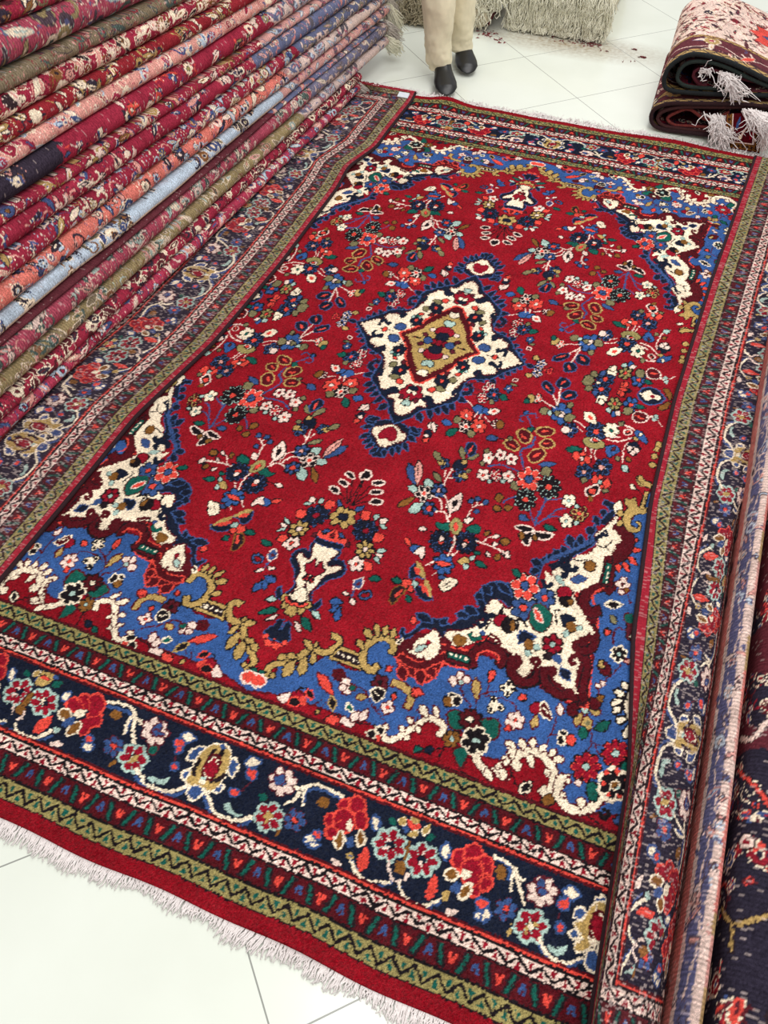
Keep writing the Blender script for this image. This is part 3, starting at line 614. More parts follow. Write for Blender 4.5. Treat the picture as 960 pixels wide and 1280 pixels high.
def wool(name, bump=.6, scale=900, rib=0, rib_axis=1, rough=.95, bright=1.0):
    """woven or knotted wool, coloured by the knots' own colour attribute"""
    m, nt, b = nodes(name)
    N = nt.nodes; Lk = nt.links
    at = N.new('ShaderNodeVertexColor'); at.layer_name = 'Col'
    tc = N.new('ShaderNodeTexCoord')
    n1 = N.new('ShaderNodeTexNoise'); n1.inputs['Scale'].default_value = scale; n1.inputs['Detail'].default_value = 2
    n2 = N.new('ShaderNodeTexNoise'); n2.inputs['Scale'].default_value = 14; n2.inputs['Detail'].default_value = 4
    Lk.new(tc.outputs['Object'], n1.inputs['Vector']); Lk.new(tc.outputs['Object'], n2.inputs['Vector'])
    mr = N.new('ShaderNodeMapRange'); mr.inputs['From Min'].default_value = .3; mr.inputs['From Max'].default_value = .7
    mr.inputs['To Min'].default_value = .50*bright; mr.inputs['To Max'].default_value = 1.50*bright
    Lk.new(n1.outputs['Fac'], mr.inputs['Value'])
    mr2 = N.new('ShaderNodeMapRange'); mr2.inputs['From Min'].default_value = .3; mr2.inputs['From Max'].default_value = .7
    mr2.inputs['To Min'].default_value = .86; mr2.inputs['To Max'].default_value = 1.12
    Lk.new(n2.outputs['Fac'], mr2.inputs['Value'])
    mm = N.new('ShaderNodeMath'); mm.operation = 'MULTIPLY'; Lk.new(mr.outputs[0], mm.inputs[0]); Lk.new(mr2.outputs[0], mm.inputs[1])
    vm = N.new('ShaderNodeVectorMath'); vm.operation = 'SCALE'; Lk.new(at.outputs['Color'], vm.inputs[0]); Lk.new(mm.outputs[0], vm.inputs['Scale'])
    Lk.new(vm.outputs[0], b.inputs['Base Color'])
    b.inputs['Roughness'].default_value = rough; b.inputs['Specular IOR Level'].default_value = .03
    b.inputs['Sheen Weight'].default_value = 0
    bp = N.new('ShaderNodeBump'); bp.inputs['Strength'].default_value = bump; bp.inputs['Distance'].default_value = .003
    h = n1.outputs['Fac']
    if rib:
        w = N.new('ShaderNodeTexWave'); w.bands_direction = 'XYZ'[rib_axis]; w.inputs['Scale'].default_value = rib; w.inputs['Distortion'].default_value = .6
        w.inputs['Detail'].default_value = 1
        Lk.new(tc.outputs['Object'], w.inputs['Vector'])
        ad = N.new('ShaderNodeMath'); ad.operation = 'ADD'; Lk.new(w.outputs['Fac'], ad.inputs[0]); Lk.new(h, ad.inputs[1]); h = ad.outputs[0]
    Lk.new(h, bp.inputs['Height']); Lk.new(bp.outputs[0], b.inputs['Normal'])
    return m
def plain(name, col, rough=.8, noise=.15, scale=60, bump=.2, dist=.002, spec=.3, sheen=0, stretch=None):
    m, nt, b = nodes(name); N = nt.nodes; Lk = nt.links
    tc = N.new('ShaderNodeTexCoord'); n = N.new('ShaderNodeTexNoise'); n.inputs['Scale'].default_value = scale; n.inputs['Detail'].default_value = 4
    src = tc.outputs['Object']
    if stretch:
        mp = N.new('ShaderNodeMapping'); mp.inputs['Scale'].default_value = stretch; Lk.new(src, mp.inputs['Vector']); src = mp.outputs[0]
    Lk.new(src, n.inputs['Vector'])
    cr = N.new('ShaderNodeValToRGB'); c = lin(col)
    cr.color_ramp.elements[0].position = .3; cr.color_ramp.elements[1].position = .7
    cr.color_ramp.elements[0].color = (*np.clip(c*(1-noise), 0, 1), 1); cr.color_ramp.elements[1].color = (*np.clip(c*(1+noise), 0, 1), 1)
    Lk.new(n.outputs['Fac'], cr.inputs[0]); Lk.new(cr.outputs[0], b.inputs['Base Color'])
    b.inputs['Roughness'].default_value = rough; b.inputs['Specular IOR Level'].default_value = spec; b.inputs['Sheen Weight'].default_value = sheen
    bp = N.new('ShaderNodeBump'); bp.inputs['Strength'].default_value = bump; bp.inputs['Distance'].default_value = dist
    Lk.new(n.outputs['Fac'], bp.inputs['Height']); Lk.new(bp.outputs[0], b.inputs['Normal'])
    return m

# ------------------------------------------------------------------ the design of the red rug
RES = .0014
field = Canvas(-.12, .86, -1.235, .10, RES, 'r')
P2 = lambda p: onz(p, 0.0)[:, :2]
run_dsl(field, FIELD, P2); run_dsl(field, SPAN, P2); run_dsl(field, MOTIF, P2)
strip = Canvas(-.62, .9, -1.480, -1.306, RES, 'x')
run_dsl(strip, "@ 0 0 1\no - 0\n", P2)
strip.a[:] = IDX['n']
run_dsl(strip, BORDER, P2)
def px_uv(x, y): return onz([(x, y)])[0][:2]
QL = {  # the same knot-work motif in each quarter of the rug: near right, near left, far right, far left
'A': [(571.7,824.4),(188.1,690.6),(787.5,261.7),(532,210.5)], 'B': [(756.5,721.9),(174.2,538.5),(865,348.1),(413.7,250)],
'C': [(664.8,668.8),(254.2,547.3),(786.5,339.8),(464.2,266.7)], 'D': [(660.8,603.5),(314.2,500.8),(752,370),(458.3,303.3)],
'E': [(689.4,809.2),(141.9,622.5),(845.5,293.3),(465.3,214.7)], 'F': [(673.1,774),(173.5,611.5),(825.8,300.8),(469.2,226.3)],
'G': [(745.2,543.5),(317.7,429.2),(784,434.2),(387.5,339.6)], 'H': [(530,620.4),(387.7,579.8),(676.7,316.7),(565,293.3)],
'I': [(654.4,737.5),(209,594.8),(805,308.3),(476.7,239.2)], 'J': [(582.1,681.9),(297.5,593.1),(745.8,308.3),(521.7,259.2)],
'K': [(594.2,928.5),(91.7,746.3),(826.7,241.7),(520,182.5)], 'L': [(456.5,667.3),(399.2,649.2),(657,281.7),(613,272)],
'V': [(389.4,728.3),(389.4,728.3),(650.8,245),(650.8,245)], 'W': [(430.4,650),(430.4,650),(632.8,278.7),(632.8,278.7)],
'P': [(488.5,548),(488.5,548),(601.7,339.2),(601.7,339.2)]}
def warp_tables():
    out = {}
    for qi in (1, 2, 3):
        A, D = [], []
        for k, q in QL.items():
            c = np.abs(px_uv(*q[0])); a = np.abs(px_uv(*q[qi]))
            if k in 'VWP': c[0] = 0; a[0] = 0
            A.append(a); D.append(c-a)
        if qi >= 2:
            for u in np.arange(0, .9, .12): A.append([u, 1.165]); D.append([0, .053])
        for u in (0., .3, .6): A.append([u, 0.]); D.append([0, 0])
        out[qi] = (np.array(A), np.array(D))
    return out
WT = warp_tables()
def quarter(u, v):
    U = np.abs(u).ravel(); V = np.abs(v).ravel()
    X = U.copy(); Y = V.copy()
    qi = (np.where(u < 0, 1, 0)+np.where(v > 0, 2, 0)).ravel()
    for q, (A, D) in WT.items():
        m = np.nonzero(qi == q)[0]
        for s0 in range(0, len(m), 200000):
            mm = m[s0:s0+200000]
            W = np.exp(-((U[mm, None]-A[:, 0])**2+(V[mm, None]-A[:, 1])**2)/(2*.11**2))+1e-6
            W /= W.sum(1)[:, None]
            d = W@D
            X[mm] += d[:, 0]*np.clip(U[mm]/.06, 0, 1); Y[mm] += d[:, 1]*np.clip(V[mm]/.1, 0, 1)
    return X.reshape(u.shape), Y.reshape(u.shape)
def vnoise(x, y, f, seed=0):
    # smooth value noise in [-1, 1]
    g = np.random.default_rng(seed).random((128, 128))*2-1
    X = x*f; Y = y*f; i = np.floor(X).astype(int); j = np.floor(Y).astype(int); a = X-i; b = Y-j
    a = a*a*(3-2*a); b = b*b*(3-2*b)
    G = lambda p, q: g[p % 128, q % 128]
    return (G(i, j)*(1-a)+G(i+1, j)*a)*(1-b)+(G(i, j+1)*(1-a)+G(i+1, j+1)*a)*b
# outer edge distance of each band edge, near end of the rug
BD = np.array([0, .029, .067, .112, .138, .300, .324, .362, .394])
def bands(s, d, out=None):
    """s: running length along the border, d: distance in from the outer edge (0 at the fringe) -> palette index"""
    s = np.asarray(s, float); d = np.asarray(d, float)
    idx = np.full(s.shape, IDX['R'], np.uint8)
    def zig(m, lo, hi, ground, tri, per, ph=0.):
        w = (d-lo)/(hi-lo); x = ((s+ph)/per) % 1.0
        z = np.where(x < .5, x*2, 2-x*2)            # 0..1..0
        base = np.full(s.shape, IDX[ground], np.uint8)
        zz = .22+.56*z
        slope = .56*2/(per/(hi-lo))
        dist = np.abs(w-zz)/np.sqrt(1+slope*slope)*(hi-lo)
        # small leaf in each pocket
        for cx, cw in ((0., .58), (.5, .40)):
            dx = (np.abs(((x-cx+.5) % 1)-.5))*per; dy = (w-cw)*(hi-lo)
            hh = .0052
            t_ = np.where(cw > .5, (dy+hh)/(2*hh), (hh-dy)/(2*hh))
            base[(dx < .0052*(1-np.clip(1-t_, 0, 1)*.9)) & (t_ > 0) & (t_ < 1.15)] = IDX[tri]
        base[dist < .0027] = IDX['k']
        base[(w < .07) | (w > .93)] = IDX['k']
        idx[m] = base[m]
    def maroon(m, lo, hi, ph=0.):
        w = (d-lo)/(hi-lo); per = .082; x = ((s+ph)/per) % 1.0
        base = np.full(s.shape, IDX['m'], np.uint8)
        sc = (hi-lo)
        # dark slanted bars and coral / blue buds
        for k, (cx, sl, c) in enumerate(((.25, .16, 't'), (.75, -.16, 't'))):
            dx = (((x-cx-sl*(w-.5)+.5) % 1)-.5)*per
            base[(np.abs(dx) < .0075) & (w > .1) & (w < .9)] = IDX['x']
            base[(np.abs(dx) < .0030) & (w > .15) & (w < .85)] = IDX[c]
        for cx, c, fl in ((.0, 'c', 1), (.5, 's', -1)):
            dx = (((x-cx+.5) % 1)-.5)*per; dy = (w-.5)*sc*fl
            body = (np.abs(dx) < .0025+.006*np.clip((dy+.010)/.02, 0, 1)) & (np.abs(dy) < .0085) & ~((np.abs(dx) < .0022) & (dy > .002))
            base[(np.abs(dx) < .0125) & (np.abs(dy) < .0115)] = np.where((base[(np.abs(dx) < .0125) & (np.abs(dy) < .0115)] == IDX['t']), IDX['m'], base[(np.abs(dx) < .0125) & (np.abs(dy) < .0115)])
            base[body] = IDX[c]
        base[(w < .05) | (w > .95)] = IDX['k']
        idx[m] = base[m]
    m = (d >= BD[1]) & (d < BD[2]); zig(m, BD[1], BD[2], 'G', 't', .040)
    m = (d >= BD[2]) & (d < BD[3]); maroon(m, BD[2], BD[3], .02)
    m = (d >= BD[3]) & (d < BD[4]); zig(m, BD[3], BD[4], 'W', 'd', .040)
    m = (d >= BD[5]) & (d < BD[6]); zig(m, BD[5], BD[6], 'W', 'd', .040, .01)
    m = (d >= BD[6]) & (d < BD[7]); maroon(m, BD[6], BD[7])
    m = (d >= BD[7]) & (d < BD[8]); zig(m, BD[7], BD[8], 'G', 't', .040)
    m = (d >= BD[4]) & (d < BD[5])
    if m.any():
        v = -1.612+d; per = PERIOD
        u = np.where((s > .79) | (s < -.42), ((s+.35) % per)-.35, s)
        i = np.clip(((v-strip.v0)/RES).astype(int), 0, strip.ny-1); j = np.clip(((u-strip.u0)/RES).astype(int), 0, strip.nx-1)
        q = strip.a[i, j]
        for e, w_ in ((BD[4], 1), (BD[5], -1)):
            t_ = (d-e)*w_
            q = np.where((t_ > .004) & (t_ < .008), IDX['c'], q); q = np.where((t_ >= .008) & (t_ < .013), IDX['m'], q); q = np.where((t_ >= 0) & (t_ <= .004), IDX['k'], q)
        idx[m] = q[m]
    return idx
ua = px_uv(50+0, 870)[0]; ub = px_uv(370+640/4.8, 960+560/4.8)[0]
PERIOD = float(ub-px_uv(200/4.8, 800+360/4.8)[0])
TOPM = (np.array([0, 1.165, 1.193, 1.222, 1.252, 1.375, 1.403, 1.442, 1.474, 1.500, 1.6]), np.array([0, 1.218, 1.250, 1.288, 1.312, 1.474, 1.500, 1.545, 1.583, 1.612, 1.712]))
def rug_index(u, v):
    # ragged edges of single knots
    uu = u+vnoise(u, v, 260, 1)*.0022; vv = v+vnoise(u, v, 260, 2)*.0022
    av = np.where(vv > 0, np.interp(vv, TOPM[0], TOPM[1]), -vv)
    d = 1.612-av
    inner = d > BD[8]
    idx = bands(uu, d)
    if inner.any():
        X, Y = quarter(uu[inner], vv[inner])
        i = np.clip(((-Y-field.v0)/RES).astype(int), 0, field.ny-1); j = np.clip(((X-field.u0)/RES).astype(int), 0, field.nx-1)
        idx[inner] = field.a[i, j]
        # plain guard line
        e = inner & (d < BD[8]+.006); idx[e] = IDX['m']
    return idx

rug = empty('persian_rug', (0, 0, 0), 'large open red Persian rug with cream medallion spread across the tiled floor', 'rug')
mat_pile = wool('rug_wool_pile', bump=.7, scale=700)
NU = 600; u = np.linspace(-.74, .84, NU+1)
v = np.concatenate([np.arange(-1.612, 0, .0025), np.arange(0, 1.5, .003), [1.5]])
UU, VV = np.meshgrid(u, v)
def rug_z(u, v):
    z = .012+.0015*vnoise(u+3, v+3, 4, 5)+.0008*vnoise(u, v, 9, 6)
    z += .018*np.exp(-((u+.48)/.07)**2)*np.clip((v-1.25)/.25, 0, 1)**2
    z += .012*np.exp(-((u-.45)/.12)**2)*np.clip((v-1.35)/.15, 0, 1)**2
    z += .006*np.exp(-((u-.30)/.05)**2)*np.clip((-1.35-v)/.25, 0, 1)**2
    return z
def edge_wave(u): return .0025*np.sin(u*9)+.002*np.sin(u*23+1)
ZZ = rug_z(UU, VV)+.0012*vnoise(UU, VV, 400, 9)
VP = VV+edge_wave(UU)*np.clip((np.abs(VV)-1.3)/.3, 0, 1)
idx = rug_index(UU, VV); C = PLIN[idx]
# slow dye variation in the wool along the rows
C = C*(1+.10*vnoise(UU*.35, VV, 22, 11)+.05*vnoise(UU*.2, VV, 90, 12))[..., None]
kn = np.random.default_rng(4)
C = C*np.clip(1+.20*kn.normal(size=UU.shape), .45, 1.7)[..., None]*.97+.010*kn.random(UU.shape)[..., None]
V3 = np.stack([UU, VP, ZZ], -1)
nr, nc = UU.shape
# skirt down to the floor all round
ring = np.concatenate([np.arange(nc), np.arange(1, nr)*nc+nc-1, (nr-1)*nc+np.arange(nc-2, -1, -1), np.arange(nr-2, 0, -1)*nc])
Vf = V3.reshape(-1, 3); sk = Vf[ring].copy(); sk[:, 2] = .001
n0 = len(Vf); k = len(ring); a = np.arange(k)
SF = np.stack([ring[a], n0+a, n0+(a+1) % k, ring[(a+1) % k]], -1)
Call = np.concatenate([C.reshape(-1, 3), np.tile(lin((120, 20, 32)), (k, 1))])
me = np_mesh('rug_pile', np.concatenate([Vf, sk]), np.concatenate([grid_faces(nr, nc), SF]), Call)
pile = link_mesh('rug_pile', me, mat_pile, rug)
print('rug done', nr*nc)
# ------------------------------------------------------------------ generic floral weaving for the other rugs
class Weave:
    """index raster over (s, t) metres that tiles in s"""
    def __init__(s, L, H, spec, seed, res=.0025):
        # spec: list of (t0, t1, ground, style, colours)
        s.cv = Canvas(0, L, 0, H, res, spec[0][2]); s.L, s.H, s.res = L, H, res
        cv = s.cv; rs = np.random.default_rng(seed)
        for t0, t1, g, style, cols in spec:
            i0, i1 = int(t0/res), int(t1/res)
            cv.a[i0:i1] = IDX[g]; h = t1-t0
            if style == 'plain': continue
            if style == 'zig':
                x = np.arange(cv.nx)*res; w = (np.arange(i0, min(i1, cv.ny))*res-t0)[:, None]/h
                z = np.abs(((x/(h*1.5)) % 1)*2-1)[None, :]
                sub = cv.a[i0:i1]; sub[np.abs(w-.2-.6*z) < .12] = IDX[cols[0]]
                sub[(w < .1)[:, 0]] = IDX['k']; sub[(w > .9)[:, 0]] = IDX['k']
                continue
            if style == 'seg':
                x = 0.
                while x < L:
                    dx = rs.uniform(.03, .12); c = cols[rs.integers(len(cols))]
                    cv.a[i0:i1, int(x/res):int((x+dx)/res)] = IDX[c]; x += dx
                continue
            oc = {'n': 'w', 'x': 'w', 'k': 'w'}.get(g, 'k') if g in 'nxkm' else rs.choice(['n', 'w', 'k', 'x'])
            big = style == 'big'
            # winding vines
            for k in range(max(1, int(h/.07))):
                ph = rs.random()*6; amp = h*.35; xs = np.arange(-.05, L+.05, .012); yc = t0+h*(.2+.6*rs.random())
                ys = np.clip(yc+amp*.6*np.sin(xs*rs.uniform(22, 40)+ph), t0+.004, t1-.004)
                wv = rs.uniform(.003, .006)
                P = np.stack([xs, ys], 1)
                cv.fill(np.concatenate([P+[0, wv/2], (P-[0, wv/2])[::-1]]), rs.choice(list(cols)))
            n = int(L*h/(.0011 if not big else .0030))
            for k in range(n):
                x = rs.random()*L; y = t0+h*rs.random(); r = rs.uniform(.008, .021)*(1.8 if big else 1)
                r = min(r, h*.48); y = np.clip(y, t0+r*.7, t1-r*.7)
                c, c2, c3 = rs.choice(list(cols), 3); a = rs.random()*6.28; o_ = oc if rs.random() < .75 else rs.choice(list(cols))
                q = rs.random()
                if q < .34:
                    m = 5 if r < .016 else 8
                    cv.fill(ell(x, y, r, r*.9), c, o_, 1)
                    for i in range(m): cv.fill(ell(x+math.cos(a+i*6.283/m)*r*.65, y+math.sin(a+i*6.283/m)*r*.65, r*.3), c2, None, 0)
                    cv.fill(ell(x, y, r*.3), c3, o_, 1)
                elif q < .8:
                    dx, dy = math.cos(a)*r*1.7, math.sin(a)*r*1.7
                    cv.fill(leaf_poly(x-dx, y-dy, x+dx, y+dy, r*.9), c, o_, 1)
                    if r > .010: cv.fill(leaf_poly(x-dx*.5, y-dy*.5, x+dx*.5, y+dy*.5, r*.3), c2)
                else:
                    P = [(x+math.cos(a+i*.7)*r*(1.3-.14*i), y+math.sin(a+i*.7)*r*(1.3-.14*i)) for i in range(6)]
                    cv.fill(stroke_poly(P, r*.34), c)
            # keep motifs inside their band
            s.clip = True
    def __call__(s, x, t):
        i = np.clip((t/s.res).astype(int), 0, s.cv.ny-1); j = ((x/s.res).astype(int)) % s.cv.nx
        return s.cv.a[i, j]

def shade_cols(idx, s, t, fade=0.0, rib=0.0, per=.006, seed=1, dye=.10, speck=.0):
    C = PLIN[idx].copy()
    if fade:
        C = C*(1-fade)+lin((176, 140, 146))*fade
    C *= (1+dye*vnoise(s, t, 30, seed)+.12*vnoise(s, t*.3, 320, seed+1))[..., None]
    if rib:
        C *= (1-rib*(.5+.5*np.cos(s*2*np.pi/per+vnoise(s, t, 60, seed+3))))[..., None]
        sp = np.repeat(np.random.default_rng(seed).random((s.shape[0], s.shape[1]//3+1)), 3, 1)[:, :s.shape[1]]
        C = np.where((sp < speck)[..., None], C*.72+lin((236, 214, 208))*.28, C)
    C = C*np.clip(1+.16*np.random.default_rng(seed+5).normal(size=s.shape), .5, 1.6)[..., None]
    return C

mat_back = wool('rug_back_weave', bump=.5, scale=1100, rough=.9)
mat_pilewool = wool('folded_rug_wool', bump=.6, scale=800)
mat_dark = plain('selvedge_binding', (42, 20, 26), .9, .3, 300, .5)

def thick_sheet(name, P, C, mat, parent, th=.006, down=None):
    """P: (nr, nc, 3) surface; gives it thickness along its normals and closes the rim"""
    du = np.gradient(P, axis=1); dv = np.gradient(P, axis=0); n = np.cross(du, dv); n /= np.linalg.norm(n, axis=-1)[..., None]+1e-9
    if n[..., 2].mean() < 0: n = -n; flip = True
    else: flip = False
    nr, nc = P.shape[:2]
    Q = P-n*th
    V = np.concatenate([P.reshape(-1, 3), Q.reshape(-1, 3)])
    F = grid_faces(nr, nc); G = F[:, ::-1]+nr*nc
    if flip: F, G = F[:, ::-1], G[:, ::-1]
    ring = np.concatenate([np.arange(nc), np.arange(1, nr)*nc+nc-1, (nr-1)*nc+np.arange(nc-2, -1, -1), np.arange(nr-2, 0, -1)*nc])
    k = len(ring); a = np.arange(k); S = np.stack([ring[a], ring[a]+nr*nc, ring[(a+1) % k]+nr*nc, ring[(a+1) % k]], -1)
    CC = np.concatenate([C.reshape(-1, 3), C.reshape(-1, 3)*.6])
    me = np_mesh(name, V, np.concatenate([F, G, S]), CC)
    return link_mesh(name, me, mat, parent)

def strands(name, bases, tips, mat, parent, w=.0022, seg=4, wob=.006, droop=0., seed=1, curl=0.):
    """loose twisted threads as one fringe mesh; bases, tips: (n, 3)"""
    rs = np.random.default_rng(seed); B = np.asarray(bases, float); T = np.asarray(tips, float); n = len(B)
    f = np.linspace(0, 1, seg+1)[None, :, None]
    P = B[:, None]*(1-f)+T[:, None]*f
    P += (rs.normal(size=(n, seg+1, 3))*wob)*np.sqrt(f)
    if curl: P += curl*np.stack([np.sin(f[..., 0]*7+rs.random((n, 1))*6)*np.ones((n, seg+1)), np.cos(f[..., 0]*6+rs.random((n, 1))*6), np.sin(f[..., 0]*5+rs.random((n, 1))*6)], -1)*f
    P[..., 2] -= droop*(f[..., 0]**2)
    P[..., 2] = np.maximum(P[..., 2], w*1.1)
    d = np.gradient(P, axis=1); d /= np.linalg.norm(d, axis=-1)[..., None]+1e-9
    ref = np.where(np.abs(d[..., 2:3]) > .8, np.array([1., 0, 0]), np.array([0, 0, 1.]))
    a = np.cross(d, ref); a /= np.linalg.norm(a, axis=-1)[..., None]+1e-9; b = np.cross(d, a)
    r = (w*(1-.55*f))
    ring = np.stack([P+a*r, P+b*r, P-a*r, P-b*r], 2)      # n, seg+1, 4, 3
    V = ring.reshape(-1, 3)
    base = (np.arange(n)*(seg+1)*4)[:, None, None]; i = (np.arange(seg)*4)[None, :, None]; j = np.arange(4)[None, None, :]
    a0 = base+i+j; a1 = base+i+(j+1) % 4
    F = np.stack([a0, a1, a1+4, a0+4], -1).reshape(-1, 4)
    cap = (np.arange(n)*(seg+1)*4)[:, None]+seg*4+np.arange(4)[None]
    me = np_mesh(name, V, np.concatenate([F, cap]))
    return link_mesh(name, me, mat, parent)
mat_fr = plain('white_cotton_fringe', (238, 230, 228), .9, .12, 400, .3)
mat_cream = plain('cream_cotton_fringe', (238, 232, 212), .9, .22, 300, .4)
mat_greyfr = plain('grey_wool_fringe', (196, 188, 180), .9, .3, 300, .4)

# near and far fringe of the red rug
rs = np.random.default_rng(5)
n = 900; uu = np.linspace(-.735, .83, n)+rs.normal(size=n)*.001
def rim(u_, v_): return np.stack([u_, v_+edge_wave(u_)*np.clip((abs(v_)-1.3)/.3, 0, 1), rug_z(u_, np.full_like(u_, v_))], 1)
B = rim(uu, -1.610); B[:, 2] = .007; L = .020+.012*rs.random(n)+.010*vnoise(uu, uu, 14, 3)
T = B+np.stack([.25*L*vnoise(uu, uu*0, 18, 4)-.15*L, -L, 0*L], 1); T[:, 2] = .003
strands('fringe', B, T, mat_fr, rug, w=.0021, wob=.002, seed=2)
n = 1000; uu = np.linspace(-.735, .83, n)+rs.normal(size=n)*.001
B = rim(uu, 1.498); B[:, 2] *= .6; L = .028+.038*rs.random(n)*(.4+.6*(vnoise(uu, uu, 9, 8)*.5+.5))
T = B+np.stack([L*vnoise(uu, uu*0, 30, 4)*.9, L, 0*L], 1); T[:, 2] = .003
fo = strands('fringe', B, T, mat_fr, rug, w=.0024, wob=.007, seed=3)

# ------------------------------------------------------------------ long sides of the rug folded over, woven back showing
def app(P, z0=.03):
    """table positions were read at height z0: slide them along the sight line to their own height"""
    P = np.asarray(P, float); k = (CAM[2]-P[..., 2])/(CAM[2]-z0)
    Q = P.copy(); Q[..., 0] = CAM[0]+(P[..., 0]-CAM[0])*k; Q[..., 1] = CAM[1]+(P[..., 1]-CAM[1])*k
    return Q
def interp_rows(vk, rows, v):
    rows = np.asarray(rows, float); return np.stack([np.interp(v, vk, rows[:, j]) for j in range(rows.shape[1])], 1)
def smooth1(a, k=9):
    ker = np.hanning(k+2)[1:-1]; ker /= ker.sum()
    p = np.pad(a, ((k//2, k//2), (0, 0)), mode='edge'); return np.stack([np.convolve(p[:, j], ker, 'valid') for j in range(a.shape[1])], 1)
FADE = .06
def build_flap(name, vk, tk, U, Z, v0, v1, side, seed, far_end, label):
    v = np.arange(v0, v1, .0028); t = np.arange(0, tk[-1]+1e-6, .0026)
    Ur = smooth1(interp_rows(vk, U, v), 41); Zr = smooth1(interp_rows(vk, Z, v), 41)
    uu = np.stack([np.interp(t, tk, Ur[i]) for i in range(len(v))]); zz = np.stack([np.interp(t, tk, Zr[i]) for i in range(len(v))])
    uu = smooth1(uu.T, 9).T; zz = smooth1(zz.T, 15).T
    VV_ = np.repeat(v[:, None], len(t), 1); TT = np.repeat(t[None], len(v), 0)
    zz = zz+.0012*vnoise(VV_, TT, 14, seed)+.0006*vnoise(VV_, TT, 350, seed+1)
    P = app(np.stack([uu, VV_, zz], -1))
    # mitred border: distance to the side edge or to the end edge, whichever is nearer
    sN = (v1-VV_) if far_end else (VV_-v0)
    endd = sN*1.0
    dside = np.interp(TT, [0, .022, .058, .098, .126, .29, .32, .36], [0, .029, .067, .112, .138, .300, .324, .362])
    d = np.minimum(dside, endd+.004)
    s_ = np.where(dside <= endd, VV_*side+(.17 if side > 0 else .03), TT*side+.02)
    jx = vnoise(VV_, TT, 230, seed+2)*.0018; jy = vnoise(VV_, TT, 230, seed+4)*.0016
    idx_ = bands(s_+jx, np.clip(d+jy, 0, .36))
    C = shade_cols(idx_, VV_, TT, fade=FADE, rib=.36, per=.0075, seed=seed, speck=.16)
    C = np.where((idx_ == IDX['R'])[..., None], C*.6+lin((186, 44, 66))*.4, C)
    o = thick_sheet(name, P, C, mat_back, rug, th=.007)
    o['label'] = label
    # dark overcast selvedge along the free edge
    k = slice(None, None, 4); E = P[k, 0]-np.array([0, 0, .003])
    nn = len(E); th = np.linspace(0, 2*np.pi, 8, endpoint=False); r = .0055
    off = np.stack([np.cos(th)*r, 0*th, np.sin(th)*r], 1); V = (E[:, None]+off[None]).reshape(-1, 3)
    me = np_mesh('selvedge', V, grid_faces(nn, 8, True)); ob = link_mesh('selvedge', me, mat_dark, None); ob.parent = o
    return P, v, t
tk = np.array([0, .022, .058, .098, .126, .20, .25, .30])
RV = np.array([-1.60, -1.5, -1.1, -.8, -.4, 0., .6, 1.5])
RU = [[.795, .797, .799, .801, .822, .868, .887, .894],
      [.788, .790, .792, .794, .812, .864, .884, .893],
      [.770, .774, .779, .783, .802, .858, .882, .893],
      [.718, .745, .768, .788, .805, .860, .883, .893],
      [.687, .703, .738, .777, .812, .870, .884, .890],
      [.683, .702, .738, .778, .814, .888, .925, .96],
      [.705, .729, .766, .808, .838, .915, .965, 1.01],
      [.757, .782, .820, .862, .890, .965, 1.015, 1.06]]
RZ = [[.025, .05, .08, .105, .122, .135, .10, .05],
      [.025, .05, .08, .105, .122, .135, .10, .05],
      [.025, .045, .07, .09, .11, .125, .10, .05],
      [.024, .03, .043, .06, .078, .11, .09, .05],
      [.024, .024, .026, .034, .045, .07, .06, .03],
      [.024, .024, .024, .025, .026, .026, .026, .026],
      [.024, .024, .024, .024, .024, .024, .024, .024],
      [.024, .024, .024, .024, .024, .024, .024, .024]]
# the flap rises only as far as the cloth allows
PR, vR, tR = build_flap('folded_edge', RV, tk, RU, RZ, -1.60, 1.47, 1, 21, False, 'right side of the red rug folded over, faded back and floral border showing')
FADE = .09
LV = np.array([-1.3, -1.18, -.94, -.61, -.27, .16, .66, .82, 1.0, 1.118, 1.414, 1.50])
e0 = [-.640, -.639, -.640, -.645, -.604, -.599, -.618, -.640, -.600, -.606, -.610, -.625]
wv = np.array([0, .022, .058, .098, .126, .20, .26, .33])
LU = [[e-x for x in wv] for e in e0]
LZ = [[.0235]*8 for _ in LV]
LZ[-1] = [.022, .025, .03, .04, .055, .075, .08, .06]; LZ[7] = [.034, .03, .026, .0235, .0235, .0235, .0235, .0235]
tkL = wv.copy()
PL, vL, tL = build_flap('folded_edge', LV, tkL, LU, LZ, -1.30, 1.50, -1, 31, True, 'left side of the red rug folded over, faded back and floral border showing')

E = PL[-1, ::1]; E = np.repeat(E, 2, 0)+rs.normal(size=(len(E)*2, 3))*.001
T = E+np.stack([rs.normal(size=len(E))*.008, .012+.02*rs.random(len(E)), -.3*E[:, 2]*rs.random(len(E))-.004], 1)
strands('fringe', E-[0, 0, .004], T, mat_fr, rug, w=.0018, wob=.002, seed=6)
# paper label sewn on the corner
lab = plain('paper_label', (222, 228, 236), .6, .03, 80, .05)
# placed on the olive and red bands near the end of the fold
i0, i1, j0, j1 = len(vL)-30, len(vL)-13, 8, 27
Lp = PL[i0:i1, j0:j1]+np.array([0, 0, .0035])
thick_sheet('paper_label', Lp, np.ones((Lp.shape[0], Lp.shape[1], 3)), lab, rug, th=.0015)['label'] = 'small white paper label at the folded corner'

